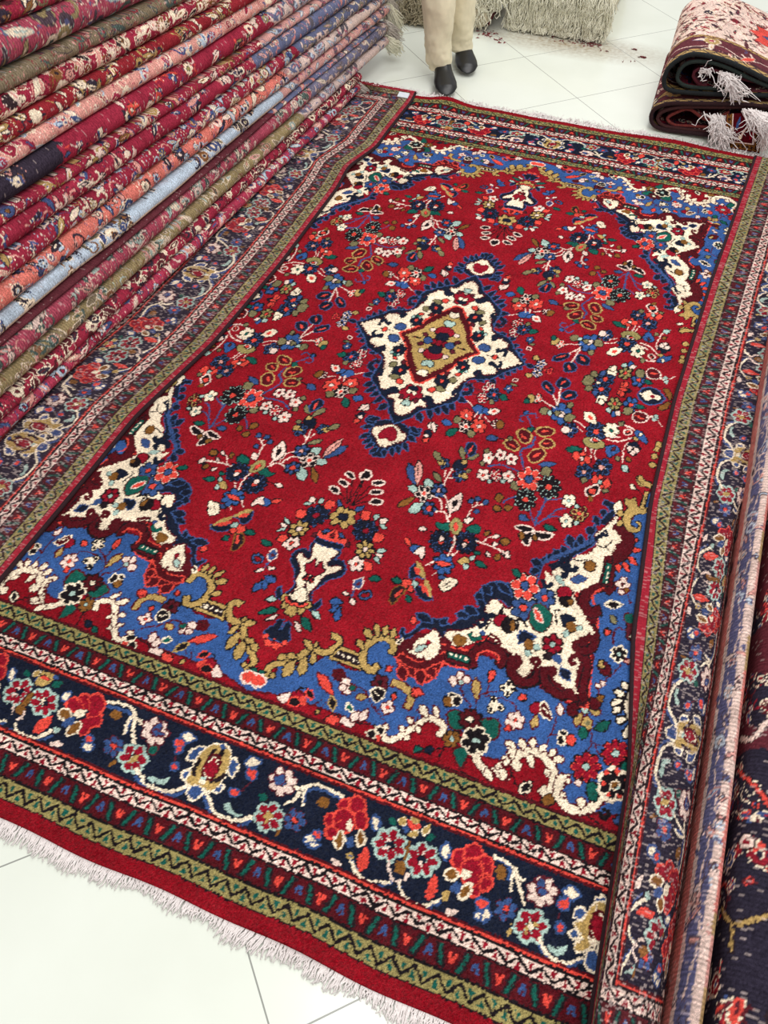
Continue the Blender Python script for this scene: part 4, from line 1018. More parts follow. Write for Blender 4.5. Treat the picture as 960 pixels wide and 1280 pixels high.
# ------------------------------------------------------------------ the tall pile of folded rugs on the left
BB = (-.82+.906)/(1.577+.845); BA = -.906+BB*.845; LEAN = .30
def face(px):
    d = ray(px)
    t = (BA+BB*CAM[1]-LEAN*(CAM[2]-.03)-CAM[0])/(d[:, 0]-BB*d[:, 1]+LEAN*d[:, 2])
    return CAM+t[:, None]*d
def face_line(y0):
    """height of the crease that meets the left edge of the photo at row y0, as a straight line z = a + b v"""
    a = np.array([0, y0]); vp = np.array([932., -353.])
    P = face([a+(vp-a)*f for f in (.02, .42)])
    b = (P[1, 2]-P[0, 2])/(P[1, 1]-P[0, 1]); return P[0, 2]-b*P[0, 1], b
F1 = 'floral'
PILE = [  # (lower row, upper row, far end, weave bands, palette extras, label, back showing)
 (560, 533, 1.41, [('v', F1, 'wWplzs')], 'slim rose red floral rug at the bottom of the tall left pile', 0),
 (533, 507, 1.43, [('z', F1, 'mmwnq')], 'dark crimson rug with beige tracery under the olive green one', 0),
 (507, 478, 1.70, [('G', F1, 'Gywatop')], 'olive and sage green patterned rug low in the left pile', 1),
 (478, 438, 1.72, [('v', 'sparse', 'awtWp')], 'ribbed rose red rug back with pale white and aqua flowers', 2),
 (438, 429, 1.62, [('q', 'plain', '')], 'thin dark wine red layer standing for the shadowed gap under the pale blue rug', 0),  # filler layer, plain dark colour put in for the deep shade between two rugs
 (429, 398, 1.78, [('l', 'sparse', 'wnsnyo')], 'pale blue and ivory rug with thin navy vines in the left pile', 0),
 (398, 362, 1.80, [('h', F1, 'wWphnsl')], 'salmon and coral patterned rug just above the pale blue one', 0),
 (362, 327, 1.82, [('z', F1, 'wwlgWsp')], 'crimson rug with cream and sky blue blossoms above the salmon one', 0),
 (327, 289, 1.84, [('z', 'sparse', 'nWpsw')], 'plain crimson rug with lone white outlined palmettes', 0),
 (289, 268, 1.86, [('z', F1, 'gwpWso')], 'narrow rose and gold speckled rug under the navy fronted one', 0),
 (268, 222, 1.88, [('z', 'sparse', 'nwWGcs')], 'thick crimson rug whose near end turns to navy with blue flowers', 3),
 (222, 190, 1.80, [('p', F1, 'vWvwslz')], 'pale pink and lilac patterned rug above the navy fronted one', 0),
 (190, 160, 1.84, [('r', 'sparse', 'wgwng')], 'bright red rug with yellow cream scrolls in the left pile', 0),
 (160, 124, 1.78, [('z', F1, 'owpkWd')], 'dull red rug with brown and pink blossoms', 0),
 (124, 96, 1.70, [('y', F1, 'pGyrt')], 'grey green rug back with rosy ribs under the thick top roll', 2),
 (96, 38, 1.74, [('v', 'big', 'wGsnat')], 'thick rose pink rug back with large ivory and blue motifs near the pile top', 2),
 (38, 8, 1.70, [('z', F1, 'nwyom')], 'dark red patterned rug above the thick rose pink one', 0),
 (8, -30, 1.65, [('y', F1, 'owkpn')], 'brownish grey rug lying on the very top of the left pile', 2)]
tones = {}
vfar_pts = []
VC = np.arange(-1.12, 2.1, .003); BND = [np.full(len(VC), .032)]
for ya, yb, *_ in PILE:
    a1, b1 = face_line(yb); BND.append(np.maximum(a1+b1*VC, BND[-1]+.014))
for k, (ya, yb, vend, bnds, lbl, back) in enumerate(PILE):
    vend += .04 if k > 1 else 0
    t = empty('folded_rug', (BA-.3, 0, .1), lbl, 'rug', 'folded rugs stacked in the tall left pile')
    g, sty, cols = bnds[0]
    v = np.arange(-1.12, vend, .003)
    lo = BND[k][:len(v)]; hi = BND[k+1][:len(v)]
    h = (hi-lo)*.5*.97; zc = (hi+lo)/2
    wob = .006*vnoise(v*1.0, v*0+k, 2.2, 40+k)+.003*vnoise(v, v*0+k, 6, 60+k)
    # nose cross-section: half ellipse out of the pile, flat plies behind it
    th = np.linspace(-np.pi/2, np.pi/2, 30)
    bulge = np.clip(h*1.1, .012, .06)
    # length along the section
    hm = float(h.mean()); bm = float(bulge.mean())
    arc = np.concatenate([[0], np.cumsum(np.hypot(np.diff(np.sin(th)*hm), np.diff(np.cos(th)*bm)))])
    back_d = np.array([.30, .12, .05]); front = np.concatenate([-back_d, np.zeros(30), -back_d[::-1]])
    U_ = BA+BB*v[:, None]-LEAN*(zc[:, None]-.03)+wob[:, None]-bulge[:, None]*.95
    px_ = np.concatenate([np.repeat(-np.ones(3)[None], len(v), 0)*back_d[None], bulge[:, None]*np.cos(th)[None], np.repeat(-np.ones(3)[None], len(v), 0)*back_d[::-1][None]], 1)
    pz_ = np.concatenate([-np.repeat(h[:, None], 3, 1), h[:, None]*np.sin(th)[None], np.repeat(h[:, None], 3, 1)], 1)
    tt = np.concatenate([-back_d, arc, arc[-1]+back_d[::-1]])+.30
    # far end droops and narrows a little
    P = np.stack([U_+px_, np.repeat(v[:, None], px_.shape[1], 1), zc[:, None]+pz_], -1)
    S_ = np.repeat(v[:, None], px_.shape[1], 1)+2; T_ = np.repeat(tt[None], len(v), 0)
    H = tt[-1]+.02
    L_ = 1.7
    spec = [(0, H, g, sty if sty in ('plain',) else ('big' if sty == 'big' else 'floral'), cols)]
    W = Weave(L_, H, spec, 100+k)
    if sty == 'sparse':      # leave open ground between the blossoms
        cv = W.cv; mask = vnoise(*np.meshgrid(np.arange(cv.nx)*W.res, np.arange(cv.ny)*W.res), 15, 5+k) < -.18
        cv.a[mask] = IDX[g]
    jx = vnoise(S_, T_, 240, k)*.002
    ii = W(S_*1.0+jx, T_)
    if back == 3:
        W2 = Weave(L_, H, [(0, H, 'n', 'floral', 'sbwoxp')], 300); cv = W2.cv
        mask = vnoise(*np.meshgrid(np.arange(cv.nx)*W2.res, np.arange(cv.ny)*W2.res), 14, 5) < -.0; cv.a[mask] = IDX['n']
        i2 = W2(S_+jx, T_); sel = S_-2 < -.22+.35*(T_-.3)+.02*vnoise(S_, T_, 40, 3); ii = np.where(sel, i2, ii)
    if k == 5:
        Wd = (S_-2) < .12+.05*vnoise(S_, T_, 20, 3)
        ii = np.where((T_ < .30+arc[-1]*.45) & (ii == IDX['l']), IDX['w'], ii)
    if k >= 2:      # the end border of each rug shows near the far end of the pile
        if k % 4 not in tones: tones[k % 4] = Weave(1.2, .46, [(0, .46, 'spWs'[k % 4], 'floral', ['wsnhp', 'swnlv', 'snplv', 'wWnyp'][k % 4])], 900+k)
        W3 = tones[k % 4]
        sel = S_-2 > (.72+.09*(k % 4)+.05*(17-k)/17+.03*vnoise(S_, T_, 30, k)) if k < 12 else S_-2 > 2
        ii = np.where(sel, W3(S_+jx, T_), ii)
    if k == 6: 
        sel = (S_-2 > .9); ii = np.where(sel & (ii == IDX['h']), IDX['p'], ii)
    C = shade_cols(ii, S_, T_, fade=(.20 if back in (1, 2) else .08), rib=(.42 if back in (1, 2) else .22), per=.0085, seed=200+k, speck=(.05 if back in (1, 2) else .02))
    C = C*1.05
    if k >= 2: C = np.where(sel[..., None], C*.8+lin((172, 166, 172))*.2, C)
    nr_, nc_ = P.shape[:2]
    V = P.reshape(-1, 3); F = grid_faces(nr_, nc_)
    # end caps
    capF = [[0+i, 0+i+1, nc_-2-i, nc_-1-i] for i in range(nc_//2-1)]
    o_ = (nr_-1)*nc_; capE = [[o_+nc_-1-i, o_+nc_-2-i, o_+i+1, o_+i] for i in range(nc_//2-1)]
    backF = [[i*nc_, i*nc_+nc_-1, (i+1)*nc_+nc_-1, (i+1)*nc_] for i in range(nr_-1)]
    me = np_mesh('rug_body', V, np.concatenate([F, capF, capE, backF]), C)
    link_mesh('rug_body', me, mat_pilewool if back not in (1, 2) else mat_back, t)
    vfar_pts.append((P[-1], t, k))
    # short fringe hanging from the far end
    if k in (5, 6, 8, 9, 10, 3, 2, 0):
        E = P[-1, 3:-3]; n_ = 300; q = rs.integers(0, len(E), n_); Bs = E[q]+rs.normal(size=(n_, 3))*.003; Bs[:, 1] -= .006
        Ln = {5: .10, 6: .13, 8: .12, 9: .08}.get(k, .05)
        Ts = Bs+np.stack([.02+.015*rs.normal(size=n_), .030+.012*rs.random(n_), -Ln*(.5+.6*rs.random(n_))], 1)
        Ts[:, 2] = np.maximum(Ts[:, 2], .01)
        strands('fringe', Bs, Ts, mat_greyfr if k not in (5, 2) else mat_cream, t, w=.0028, wob=.004, seed=70+k, curl=.004)

# ------------------------------------------------------------------ rolled and folded rugs along the right
def ridge(name, label, prof, v0, v1, weave, mat, fade, rib, seed, group=None, lenoff=0, wavy=.0015, fr=False):
    prof = catmull(np.array(prof), False, 10); seg = np.hypot(*np.diff(prof, axis=0).T); t = np.concatenate([[0], np.cumsum(seg)])
    m = int(t[-1]/.003); tt = np.linspace(0, t[-1], m); pu = np.interp(tt, t, prof[:, 0]); pz = np.interp(tt, t, prof[:, 1])
    v = np.arange(v0, v1, .0035)
    S_ = np.repeat(v[:, None], m, 1)+2; T_ = np.repeat(tt[None], len(v), 0)
    P = np.stack([pu[None]+wavy*vnoise(S_, T_*0, 2.5, seed), S_-2, np.maximum(pz[None]*(1+.04*vnoise(S_, T_*0, 3, seed+1)), np.where(S_-2 < -.35, .004, .033))], -1)
    ii = weave(S_+vnoise(S_, T_, 240, seed)*.0022, T_+vnoise(S_, T_, 240, seed+9)*.0022)
    C = shade_cols(ii, S_, T_, fade=fade, rib=rib, per=.0085, seed=seed, speck=.05)
    t_ = empty(name, (float(prof[:, 0].mean()), (v0+v1)/2, 0), label, 'rug', group)
    nr_, nc_ = P.shape[:2]; F = grid_faces(nr_, nc_)
    base = P.copy().reshape(-1, 3)
    # closed ends
    V = base; cap = [[i, i+1, nc_-2-i, nc_-1-i] for i in range(nc_//2-1)]; o_ = (nr_-1)*nc_
    cap += [[o_+nc_-1-i, o_+nc_-2-i, o_+i+1, o_+i] for i in range(nc_//2-1)]
    bot = [[i*nc_+nc_-1, i*nc_, (i+1)*nc_, (i+1)*nc_+nc_-1] for i in range(nr_-1)]
    me = np_mesh('rug_body', V, np.concatenate([F, cap, bot]), C)
    link_mesh('rug_body', me, mat, t_)
    return t_, P
# first: coral and blue folded edge pressed against the red rug
wa = Weave(3.6, .36, [(0, .05, 'h', 'floral', 'cpnq'), (.05, .085, 'h', 'plain', 'p'), (.085, .10, 'W', 'floral', 'Wnsp'), (.10, .135, 's', 'floral', 'sWWlsp'), (.135, .150, 'W', 'floral', 'lpWs'), (.150, .19, 'p', 'seg', ['p', 'h', 'p', 'W', 'h', 'h', 'g', 'v']), (.19, .36, 'p', 'floral', 'csW')], 500)
ridge('folded_rug', 'coral and light blue folded rug edge with ribbed salmon ridge beside the red rug', [(.896, .0), (.893, .06), (.896, .10), (.906, .127), (.919, .136), (.931, .125), (.936, .08), (.936, .0)], -1.72, 1.30, wa, mat_back, .22, .45, 41, 'rugs lying along the right side')
wb = Weave(3.6, 1.1, [(0, .16, 'n', 'floral', 'msdcnq'), (.16, .19, 'n', 'zig', 'W'), (.19, .62, 'n', 'floral', 'qmsdnt'), (.62, 1.1, 'd', 'floral', 'nmsw')], 510)
cvb = wb.cv; XX, YY = np.meshgrid(np.arange(cvb.nx)*wb.res, np.arange(cvb.ny)*wb.res)
msk = vnoise(XX, YY, 17, 77) < .05; cvb.a[msk] = np.where(XX < .98, IDX['n'], IDX['q'])[msk]
# white stepped line, gold branching sprays and end stripes woven into the navy field
def wline(pts, w, c): cvb.fill(stroke_poly(np.array(pts), w), c, 'k', 1)
wline([(1.02, .05), (1.00, .10), (1.04, .13), (1.00, .17), (1.05, .2), (1.0, .25), (1.05, .3), (1.0, .36)], .010, 'W')
wline([(.95, .06), (.90, .12), (.84, .17), (.88, .22), (.80, .3)], .007, 'c')
wline([(.70, .06), (.665, .10), (.68, .14), (.70, .17), (.665, .20)], .007, 'g'); wline([(.665, .10), (.62, .105)], .006, 'g')
wline([(.40, .0), (.39, .15), (.40, .3), (.39, .5)], .010, 'p'); wline([(.37, .0), (.365, .15), (.37, .3), (.36, .5)], .005, 'W')
for x_, y_ in ((.47, .09), (.42, .2), (.80, .11)): cvb.fill(ell(x_, y_, .013), 'W', 'k', 1); cvb.fill(ell(x_, y_, .006), 'd')
ridge('folded_rug', 'navy and wine red folded rug back at the far right with pale stepped line', [(.948, .034), (.944, .08), (.953, .135), (1.00, .155), (1.08, .160), (1.25, .155), (1.55, .15), (1.62, .10), (1.62, .034)], -1.72, 1.28, wb, mat_back, .05, .35, 43, 'rugs lying along the right side')

# ------------------------------------------------------------------ two folded tribal rugs beyond the right corner
def ribbon(t_, name, path_px, v0, v1, th, weave, skew, fade=.10, seed=5, edge=(30, 34, 36)):
    path = onv(path_px, v0)[:, [0, 2]]; path = catmull(path, False, 8)
    seg = np.hypot(*np.diff(path, axis=0).T); t = np.concatenate([[0], np.cumsum(seg)]); m = int(t[-1]/.004)
    tt = np.linspace(0, t[-1], m); C2 = np.stack([np.interp(tt, t, path[:, 0]), np.interp(tt, t, path[:, 1])], 1)
    d = np.gradient(C2, axis=0); d /= np.hypot(*d.T)[:, None]; nn = np.stack([-d[:, 1], d[:, 0]], 1)
    out = C2; inn = C2-nn*th*-1.0
    out, inn = C2-nn*0, C2+nn*th       # outer face and inner face
    y = np.arange(v0, v1, .004)
    def surf(Q):
        return np.stack([np.repeat(Q[None, :, 0], len(y), 0)+skew*(y[:, None]-v0), np.repeat(y[:, None], len(tt), 1), np.maximum(np.repeat(Q[None, :, 1], len(y), 0), .002)], -1)
    A, Bq = surf(out), surf(inn)
    T_ = np.repeat(tt[None], len(y), 0); Y_ = np.repeat(y[:, None], len(tt), 1)-v0
    CA = shade_cols(weave(T_+vnoise(T_, Y_, 230, 3)*.002, Y_), T_, Y_, fade=fade, rib=.08, seed=seed)
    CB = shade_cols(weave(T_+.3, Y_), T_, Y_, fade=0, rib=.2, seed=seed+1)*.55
    nr_, nc_ = A.shape[:2]; N0 = nr_*nc_
    F = grid_faces(nr_, nc_); G = F[:, ::-1]+N0
    i = np.arange(nc_-1); Sf = np.stack([i, i+1, i+1+N0, i+N0], -1)[:, ::-1]; o_ = (nr_-1)*nc_; Sb = np.stack([o_+i, o_+i+1, o_+i+1+N0, o_+i+N0], -1)
    j = np.arange(nr_-1)*nc_; Sl = np.stack([j, j+nc_, j+nc_+N0, j+N0], -1); j2 = j+nc_-1; Sr = np.stack([j2, j2+nc_, j2+nc_+N0, j2+N0], -1)
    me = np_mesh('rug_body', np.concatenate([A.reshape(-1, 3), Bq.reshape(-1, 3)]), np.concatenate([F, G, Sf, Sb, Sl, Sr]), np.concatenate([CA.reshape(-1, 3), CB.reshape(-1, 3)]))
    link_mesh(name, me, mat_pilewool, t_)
    # dark bound edge towards the viewer
    mid = (out+inn)/2; r = th*.62; a = np.linspace(0, 2*np.pi, 8, endpoint=False); nn2 = nn
    ctr = np.stack([mid[:, 0], np.full(len(mid), v0), np.maximum(mid[:, 1], r*.9)], 1)[::3]; n3 = np.stack([nn2[:, 0], 0*nn2[:, 0], nn2[:, 1]], 1)[::3]
    V = (ctr[:, None]+n3[:, None]*np.cos(a)[None, :, None]*r+np.array([0, 1., 0])*np.sin(a)[None, :, None]*r*.7).reshape(-1, 3); V[:, 2] = np.maximum(V[:, 2], .001)
    me = np_mesh('edge_binding', V, grid_faces(len(ctr), 8, True)); link_mesh('edge_binding', me, plain('edge_binding_wool', edge, .9, .4, 200, .5), t_)
    return t_, out, inn, tt
Zp = lambda x, y: (780+x/5.333, y/5.333)
wk = Weave(2.4, .75, [(0, .035, 'g', 'zig', 'n'), (.035, .055, 'x', 'floral', 'xqp'), (.055, .15, 'q', 'big', 'sscgWvp'), (.15, .175, 'g', 'zig', 'q'), (.175, .75, 'W', 'floral', 'dqdmWn')], 600)
kc = wk.cv
# great coral and blue star on the ivory ground (t measured from the start of the fold on the right)
def star(cx, cy, r, c, n=8, k=.62):
    P = [(cx+math.cos(i*math.pi/n)*r*(1 if i % 2 == 0 else k), cy+math.sin(i*math.pi/n)*r*(1 if i % 2 == 0 else k)*.8) for i in range(2*n)]
    kc.fill(P, c, 'k', 1)
for cx in (.10, 1.3): star(cx, .36, .16, 'c', 10, .75); star(cx, .36, .10, 's', 8, .7); star(cx, .36, .05, 'w', 4, .6)
up_out = [Zp(1250, 600), Zp(1100, 560), Zp(960, 520), Zp(850, 465), Zp(700, 398), Zp(560, 358), Zp(450, 350), Zp(360, 385), Zp(290, 445), Zp(256, 520), Zp(262, 585), Zp(320, 618), Zp(480, 634), Zp(700, 644), Zp(960, 650), Zp(1250, 654)]
TG = 'folded tribal rugs beyond the right corner'
k1 = empty('folded_rug', (.7, 1.9, .15), 'upper folded tribal rug with ivory ground and coral star, lying on another folded rug', 'rug', TG)
ribbon(k1, 'rug_body', up_out, 1.60, 2.22, .014, wk, -.05, seed=71)
inner_px = [Zp(1250, 640), Zp(1000, 578), Zp(850, 515), Zp(700, 442), Zp(570, 404), Zp(450, 402), Zp(380, 440), Zp(345, 505), Zp(360, 556), Zp(430, 588), Zp(600, 602), Zp(800, 610), Zp(1250, 626)]
wi = Weave(2.4, .75, [(0, .05, 'q', 'floral', 'knd'), (.05, .75, 'q', 'floral', 'dsmn')], 610)
ribbon(k1, 'inner_fold', inner_px[1:-1], 1.606, 2.15, .012, wi, -.05, seed=72, edge=(38, 48, 44))
core = [Zp(1000, 600), Zp(800, 600), Zp(640, 585), Zp(520, 560), Zp(470, 505), Zp(500, 470), Zp(600, 480), Zp(720, 520), Zp(900, 560)]
ribbon(k1, 'inner_fold', core, 1.615, 2.0, .010, wi, -.05, seed=73, edge=(80, 26, 36))
k2 = empty('folded_rug', (.7, 1.9, .05), 'lower dark maroon folded tribal rug beneath the ivory one, white tassels at its corner', 'rug', TG)
wl = Weave(2.4, .75, [(0, .03, 'g', 'zig', 'n'), (.03, .12, 'q', 'big', 'nswgm'), (.12, .75, 'q', 'floral', 'dqdmW')], 620)
low_out = [Zp(1250, 705), Zp(960, 700), Zp(850, 690), Zp(700, 682), Zp(480, 680), Zp(310, 680), Zp(205, 714), Zp(170, 770), Zp(182, 832), Zp(250, 872), Zp(400, 893), Zp(600, 915), Zp(760, 925), Zp(1100, 925)]
ribbon(k2, 'rug_body', low_out, 1.585, 2.15, .013, wl, -.05, seed=74, edge=(44, 22, 26))
low_in = [Zp(1100, 720), Zp(850, 705), Zp(640, 706), Zp(400, 704), Zp(265, 732), Zp(214, 785), Zp(245, 838), Zp(330, 862), Zp(600, 888), Zp(900, 893)]
ribbon(k2, 'inner_fold', low_in, 1.59, 2.1, .011, wi, -.05, seed=75, edge=(60, 30, 30))
core2 = [Zp(700, 740), Zp(560, 790), Zp(440, 720), Zp(340, 745), Zp(280, 790), Zp(330, 840), Zp(460, 850), Zp(600, 862)]
ribbon(k2, 'inner_fold', core2, 1.60, 1.95, .010, wi, -.05, seed=76, edge=(110, 44, 40))
# corner of the lower rug turned out towards the viewer
cc = Canvas(0, .24, 0, .22, .0022, 'o'); a_ = lambda *q: np.array(q)
XXc, YYc = np.meshgrid(np.arange(cc.nx)*.0022, np.arange(cc.ny)*.0022)
dd = np.minimum(np.minimum(XXc, .24-XXc), YYc); cc.a[:] = IDX['o']
cc.a[(dd < .006)] = IDX['q']; zz_ = np.abs((((XXc+YYc)/.03) % 1)*2-1); cc.a[(dd > .012) & (dd < .034) & (np.abs(zz_-(dd-.012)/.022) < .3)] = IDX['x']
cc.a[(dd > .038)] = IDX['x']; cc.a[(dd > .044) & (dd < .049)] = IDX['W']; cc.a[dd >= .049] = IDX['m']
cc.fill(stroke_poly(a_((.10, .07), (.12, .11), (.15, .15), (.16, .2)), .012), 'W'); cc.fill(leaf_poly(.16, .07, .21, .14, .03), 'd'); cc.fill(ell(.10, .08, .012), 'w'); cc.fill(leaf_poly(.07, .12, .1, .2, .02), 's')
q = [Zp(680, 760), Zp(925, 745), Zp(925, 962), Zp(682, 965)]
tl, tr = onv(q[0], 1.555)[0], onv(q[1], 1.56)[0]; bl, br = onv(q[3], 1.545)[0], onv(q[2], 1.545)[0]
bl[2] = br[2] = .006
ga, gb = np.meshgrid(np.linspace(0, 1, 80), np.linspace(0, 1, 70))
Pc = (tl*(1-ga)[..., None]+tr*ga[..., None])*(1-gb)[..., None]+(bl*(1-ga)[..., None]+br*ga[..., None])*gb[..., None]
Pc[..., 1] -= .012*np.sin(gb*np.pi)
ii = cc.a[np.clip(((1-gb)*.21/.0022).astype(int), 0, cc.ny-1), np.clip((ga*.238/.0022).astype(int), 0, cc.nx-1)]
thick_sheet('turned_corner', Pc[:, ::-1], shade_cols(ii, ga, gb, seed=3)[:, ::-1], mat_pilewool, k2, th=.007)
# white tassels
def tassel(parent, px0, px1, v, n_, w=.0025, spread=.012, seed=1, out=.03, curl=.006, mat=None):
    a = onv(px0, v)[0]; b = onv(px1, v-out)[0]; r_ = np.random.default_rng(seed)
    Bs = a+r_.normal(size=(n_, 3))*[spread*1.1, .002, .004]; Ts = b+r_.normal(size=(n_, 3))*[spread*1.6, .008, .018]
    Ts[:, 2] = np.maximum(Ts[:, 2], .004)
    strands('fringe', Bs, Ts, mat or mat_fr, parent, w=w, wob=.004, seed=seed, curl=curl)
tassel(k1, Zp(690, 490), Zp(720, 600), 1.60, 60, seed=1, spread=.022); tassel(k1, Zp(725, 570), Zp(760, 655), 1.59, 26, seed=2, spread=.008); tassel(k1, Zp(740, 640), Zp(815, 630), 1.58, 14, seed=3, spread=.006); tassel(k1, Zp(520, 470), Zp(560, 490), 1.605, 20, seed=4, spread=.01)
tassel(k2, Zp(640, 775), Zp(655, 900), 1.575, 130, seed=5, spread=.022, out=.05); tassel(k2, Zp(645, 870), Zp(650, 950), 1.555, 60, seed=6, spread=.016, out=.05)
tassel(k2, Zp(890, 745), Zp(945, 880), 1.55, 160, seed=7, spread=.024, out=.04); tassel(k2, Zp(945, 830), Zp(948, 975), 1.53, 70, seed=8, spread=.010, out=.02)
# ------------------------------------------------------------------ cream fringed rugs piled at the back
def slab(name, x0, x1, y0, y1, z0, z1, mat, parent, seed=1, rnd=.03, rot=0., piv=None):
    """folded rug seen end on: rounded plies"""
    bm = bmesh.new(); bmesh.ops.create_cube(bm, size=1)
    for vtx in bm.verts: vtx.co = Vector(((x0+x1)/2+vtx.co.x*(x1-x0), (y0+y1)/2+vtx.co.y*(y1-y0), (z0+z1)/2+vtx.co.z*(z1-z0)))
    bmesh.ops.bevel(bm, geom=bm.edges[:], offset=min(rnd, (z1-z0)*.45), segments=4, profile=.5, affect='EDGES')
    bmesh.ops.subdivide_edges(bm, edges=[e for e in bm.edges if e.calc_length() > .1], cuts=10, use_grid_fill=True)
    r_ = random.Random(seed)
    for vtx in bm.verts:
        n_ = math.sin(vtx.co.x*17+seed)*.001+math.sin(vtx.co.y*13+seed*2)*.001
        if vtx.co.z > z0+.01: vtx.co.z += n_
    me = bpy.data.meshes.new(name); bm.to_mesh(me); bm.free()
    if rot:
        me.transform(Matrix.Translation(piv) @ Matrix.Rotation(rot, 4, 'Z') @ Matrix.Translation(-Vector(piv)))
    return link_mesh(name, me, mat, parent)
mat_slab = plain('rolled_rug_back', (150, 120, 104), .9, .35, 40, .4)
mat_slab2 = plain('beige_rug_body', (206, 196, 172), .9, .2, 90, .5)
# large pile: three folded rugs, fringe hanging down the front
A0 = onz((629, 36))[0]; A1 = onz((762, 56))[0]
dx = (A1-A0)[:2]; Wd = float(np.hypot(*dx)); ang = math.atan2(dx[1], dx[0])
levels = [(0.002, .088), (.092, .178), (.182, .265)]
names = ['bottom cream rug with long shaggy fringe in the pile at the top of the view', 'middle shaggy fringed cream rug of the back pile', 'upper shaggy fringed cream rug of the back pile']
def rowpt(f, back=0.): 
    p_ = A0*(1-f)+A1*f; return np.array([p_[0]-math.sin(ang)*back, p_[1]+math.cos(ang)*back, 0.])
for li, (z0, z1) in enumerate(levels):
    c_ = rowpt(.5, .45)
    t_ = empty('fringed_rug', (float(c_[0]), float(c_[1]), z0), names[li], 'rug', 'cream fringed rugs piled at the back')
    piv = (float(A0[0]), float(A0[1]), 0)
    slab('rug_body', A0[0]+.03, A0[0]+Wd-.05, A0[1]+.05, A0[1]+.9, z0, z1, mat_slab2, t_, seed=li+1, rot=ang, piv=piv)
    n_ = 850; r_ = np.random.default_rng(800+li); f = np.sort(r_.random(n_)); f = f+.006*np.sin(f*90)
    zb = z0+(z1-z0)*(.35+.6*r_.random(n_))
    Bs = np.stack([rowpt(a*.93, .036) for a in f]); Bs[:, 2] = zb
    Ln = (.085+.045*r_.random(n_)); lean_ = .028*np.sin(f*25+li)+r_.normal(size=n_)*.010
    Ts = Bs.copy(); Ts[:, 2] = np.maximum(zb-Ln, .006+.010*r_.random(n_)); Ts[:, 0] += lean_; Ts[:, 1] -= .030+.025*r_.random(n_)*(1 if li else 1.2)
    strands('fringe', Bs, Ts, mat_cream, t_, w=.0040, wob=.004, seed=90+li, seg=5, curl=.004)
# right side fringe hanging over the receding side is short: loose yarn
# middle rolled rug with pale end
def roll(name, label, c, r, length, dirv, mats, seed):
    t_ = empty('rolled_rug', (c[0], c[1], 0), label, 'rug', None)
    th = np.linspace(0, 2*np.pi*2.6, 140); rr = r*(.25+.75*th/th[-1])
    d = np.array([math.cos(dirv), math.sin(dirv), 0]); s_ = np.array([-d[1], d[0], 0]); up = np.array([0, 0, 1.])
    ring = c[None]+up*r+ (s_[None]*np.cos(th)[:, None]*rr[:, None]+up[None]*np.sin(th)[:, None]*rr[:, None])
    ys = np.linspace(0, length, 24)
    V = (ring[None]+ys[:, None, None]*d[None, None]).reshape(-1, 3); V[:, 2] = np.maximum(V[:, 2], .002)
    me = np_mesh('rug_body', V, grid_faces(24, 140)); o = link_mesh('rug_body', me, mats[0], t_)
    so = o.modifiers.new('thick', 'SOLIDIFY'); so.thickness = .008; so.offset = -1
    # pale end disc of packed pile
    k_ = 40; a = np.linspace(0, 2*np.pi, k_, endpoint=False); cen = c+up*r-d*.004
    V = [cen-d*.012]+[cen+(s_*math.cos(q)+up*math.sin(q))*r*.8 for q in a]
    F = [[0, 1+i, 1+(i+1) % k_, 1+(i+1) % k_] for i in range(k_)]
    me = bpy.data.meshes.new('rolled_end'); me.from_pydata([tuple(x) for x in V], [], [(0, 1+i, 1+(i+1) % k_) for i in range(k_)]); link_mesh('rolled_end', me, mats[1], t_)
    return t_, d, s_
mat_mar = plain('maroon_rug_back', (96, 42, 44), .9, .3, 80, .4)
rc = np.array([-.60, 2.29, .0])
tR, dR, sR = roll('rolled_rug', 'small rolled maroon rug with pale end and cream fringe behind the standing person', rc, .062, .42, math.radians(95), (mat_mar, mat_slab2), 3)
n_ = 260; r_ = np.random.default_rng(12)
Bs = rc+np.stack([-.10+.06*r_.normal(size=n_), .0+.02*r_.random(n_), .10+.05*r_.random(n_)], 1); Ts = Bs+np.stack([-.01+.03*r_.normal(size=n_), -.03-.02*r_.random(n_), -.12*r_.random(n_)-.03], 1)
Ts[:, 2] = np.maximum(Ts[:, 2], .008); strands('fringe', Bs, Ts, mat_cream, tR, w=.004, wob=.006, seed=14, seg=5, curl=.008)
# noodle like fringe of two rugs lying behind the person
def shag_rug(label, x0, x1, y0, h, n_, seed, mat, depth=.5, z0=.002):
    t_ = empty('fringed_rug', ((x0+x1)/2, y0+.25, 0), label, 'rug', 'cream fringed rugs piled at the back')
    slab('rug_body', x0, x1, y0+.03, y0+depth, z0, h, mat_slab2, t_, seed=seed)
    r_ = np.random.default_rng(seed); xs = x0+(x1-x0)*r_.random(n_); zb = z0+(h-z0)*(.25+.75*r_.random(n_))
    Bs = np.stack([xs, y0+.025-.0*xs, zb], 1); Ln = .05+.06*r_.random(n_)
    Ts = Bs+np.stack([r_.normal(size=n_)*.035, -.02-.03*r_.random(n_), -Ln], 1); Ts[:, 2] = np.maximum(Ts[:, 2], .008)
    strands('fringe', Bs, Ts, mat, t_, w=.0042, wob=.008, seed=seed+1, seg=6, curl=.010)
mat_noodle = plain('tan_cotton_fringe', (204, 192, 166), .9, .3, 300, .4)
shag_rug('tan shaggy fringed rug between the tall left pile and the standing person', -1.06, -.79, 2.24, .20, 620, 31, mat_noodle)
shag_rug('cream shaggy fringed rug lying over the small rolled maroon rug', -.70, -.50, 2.30, .25, 420, 33, mat_cream, .45, .137)

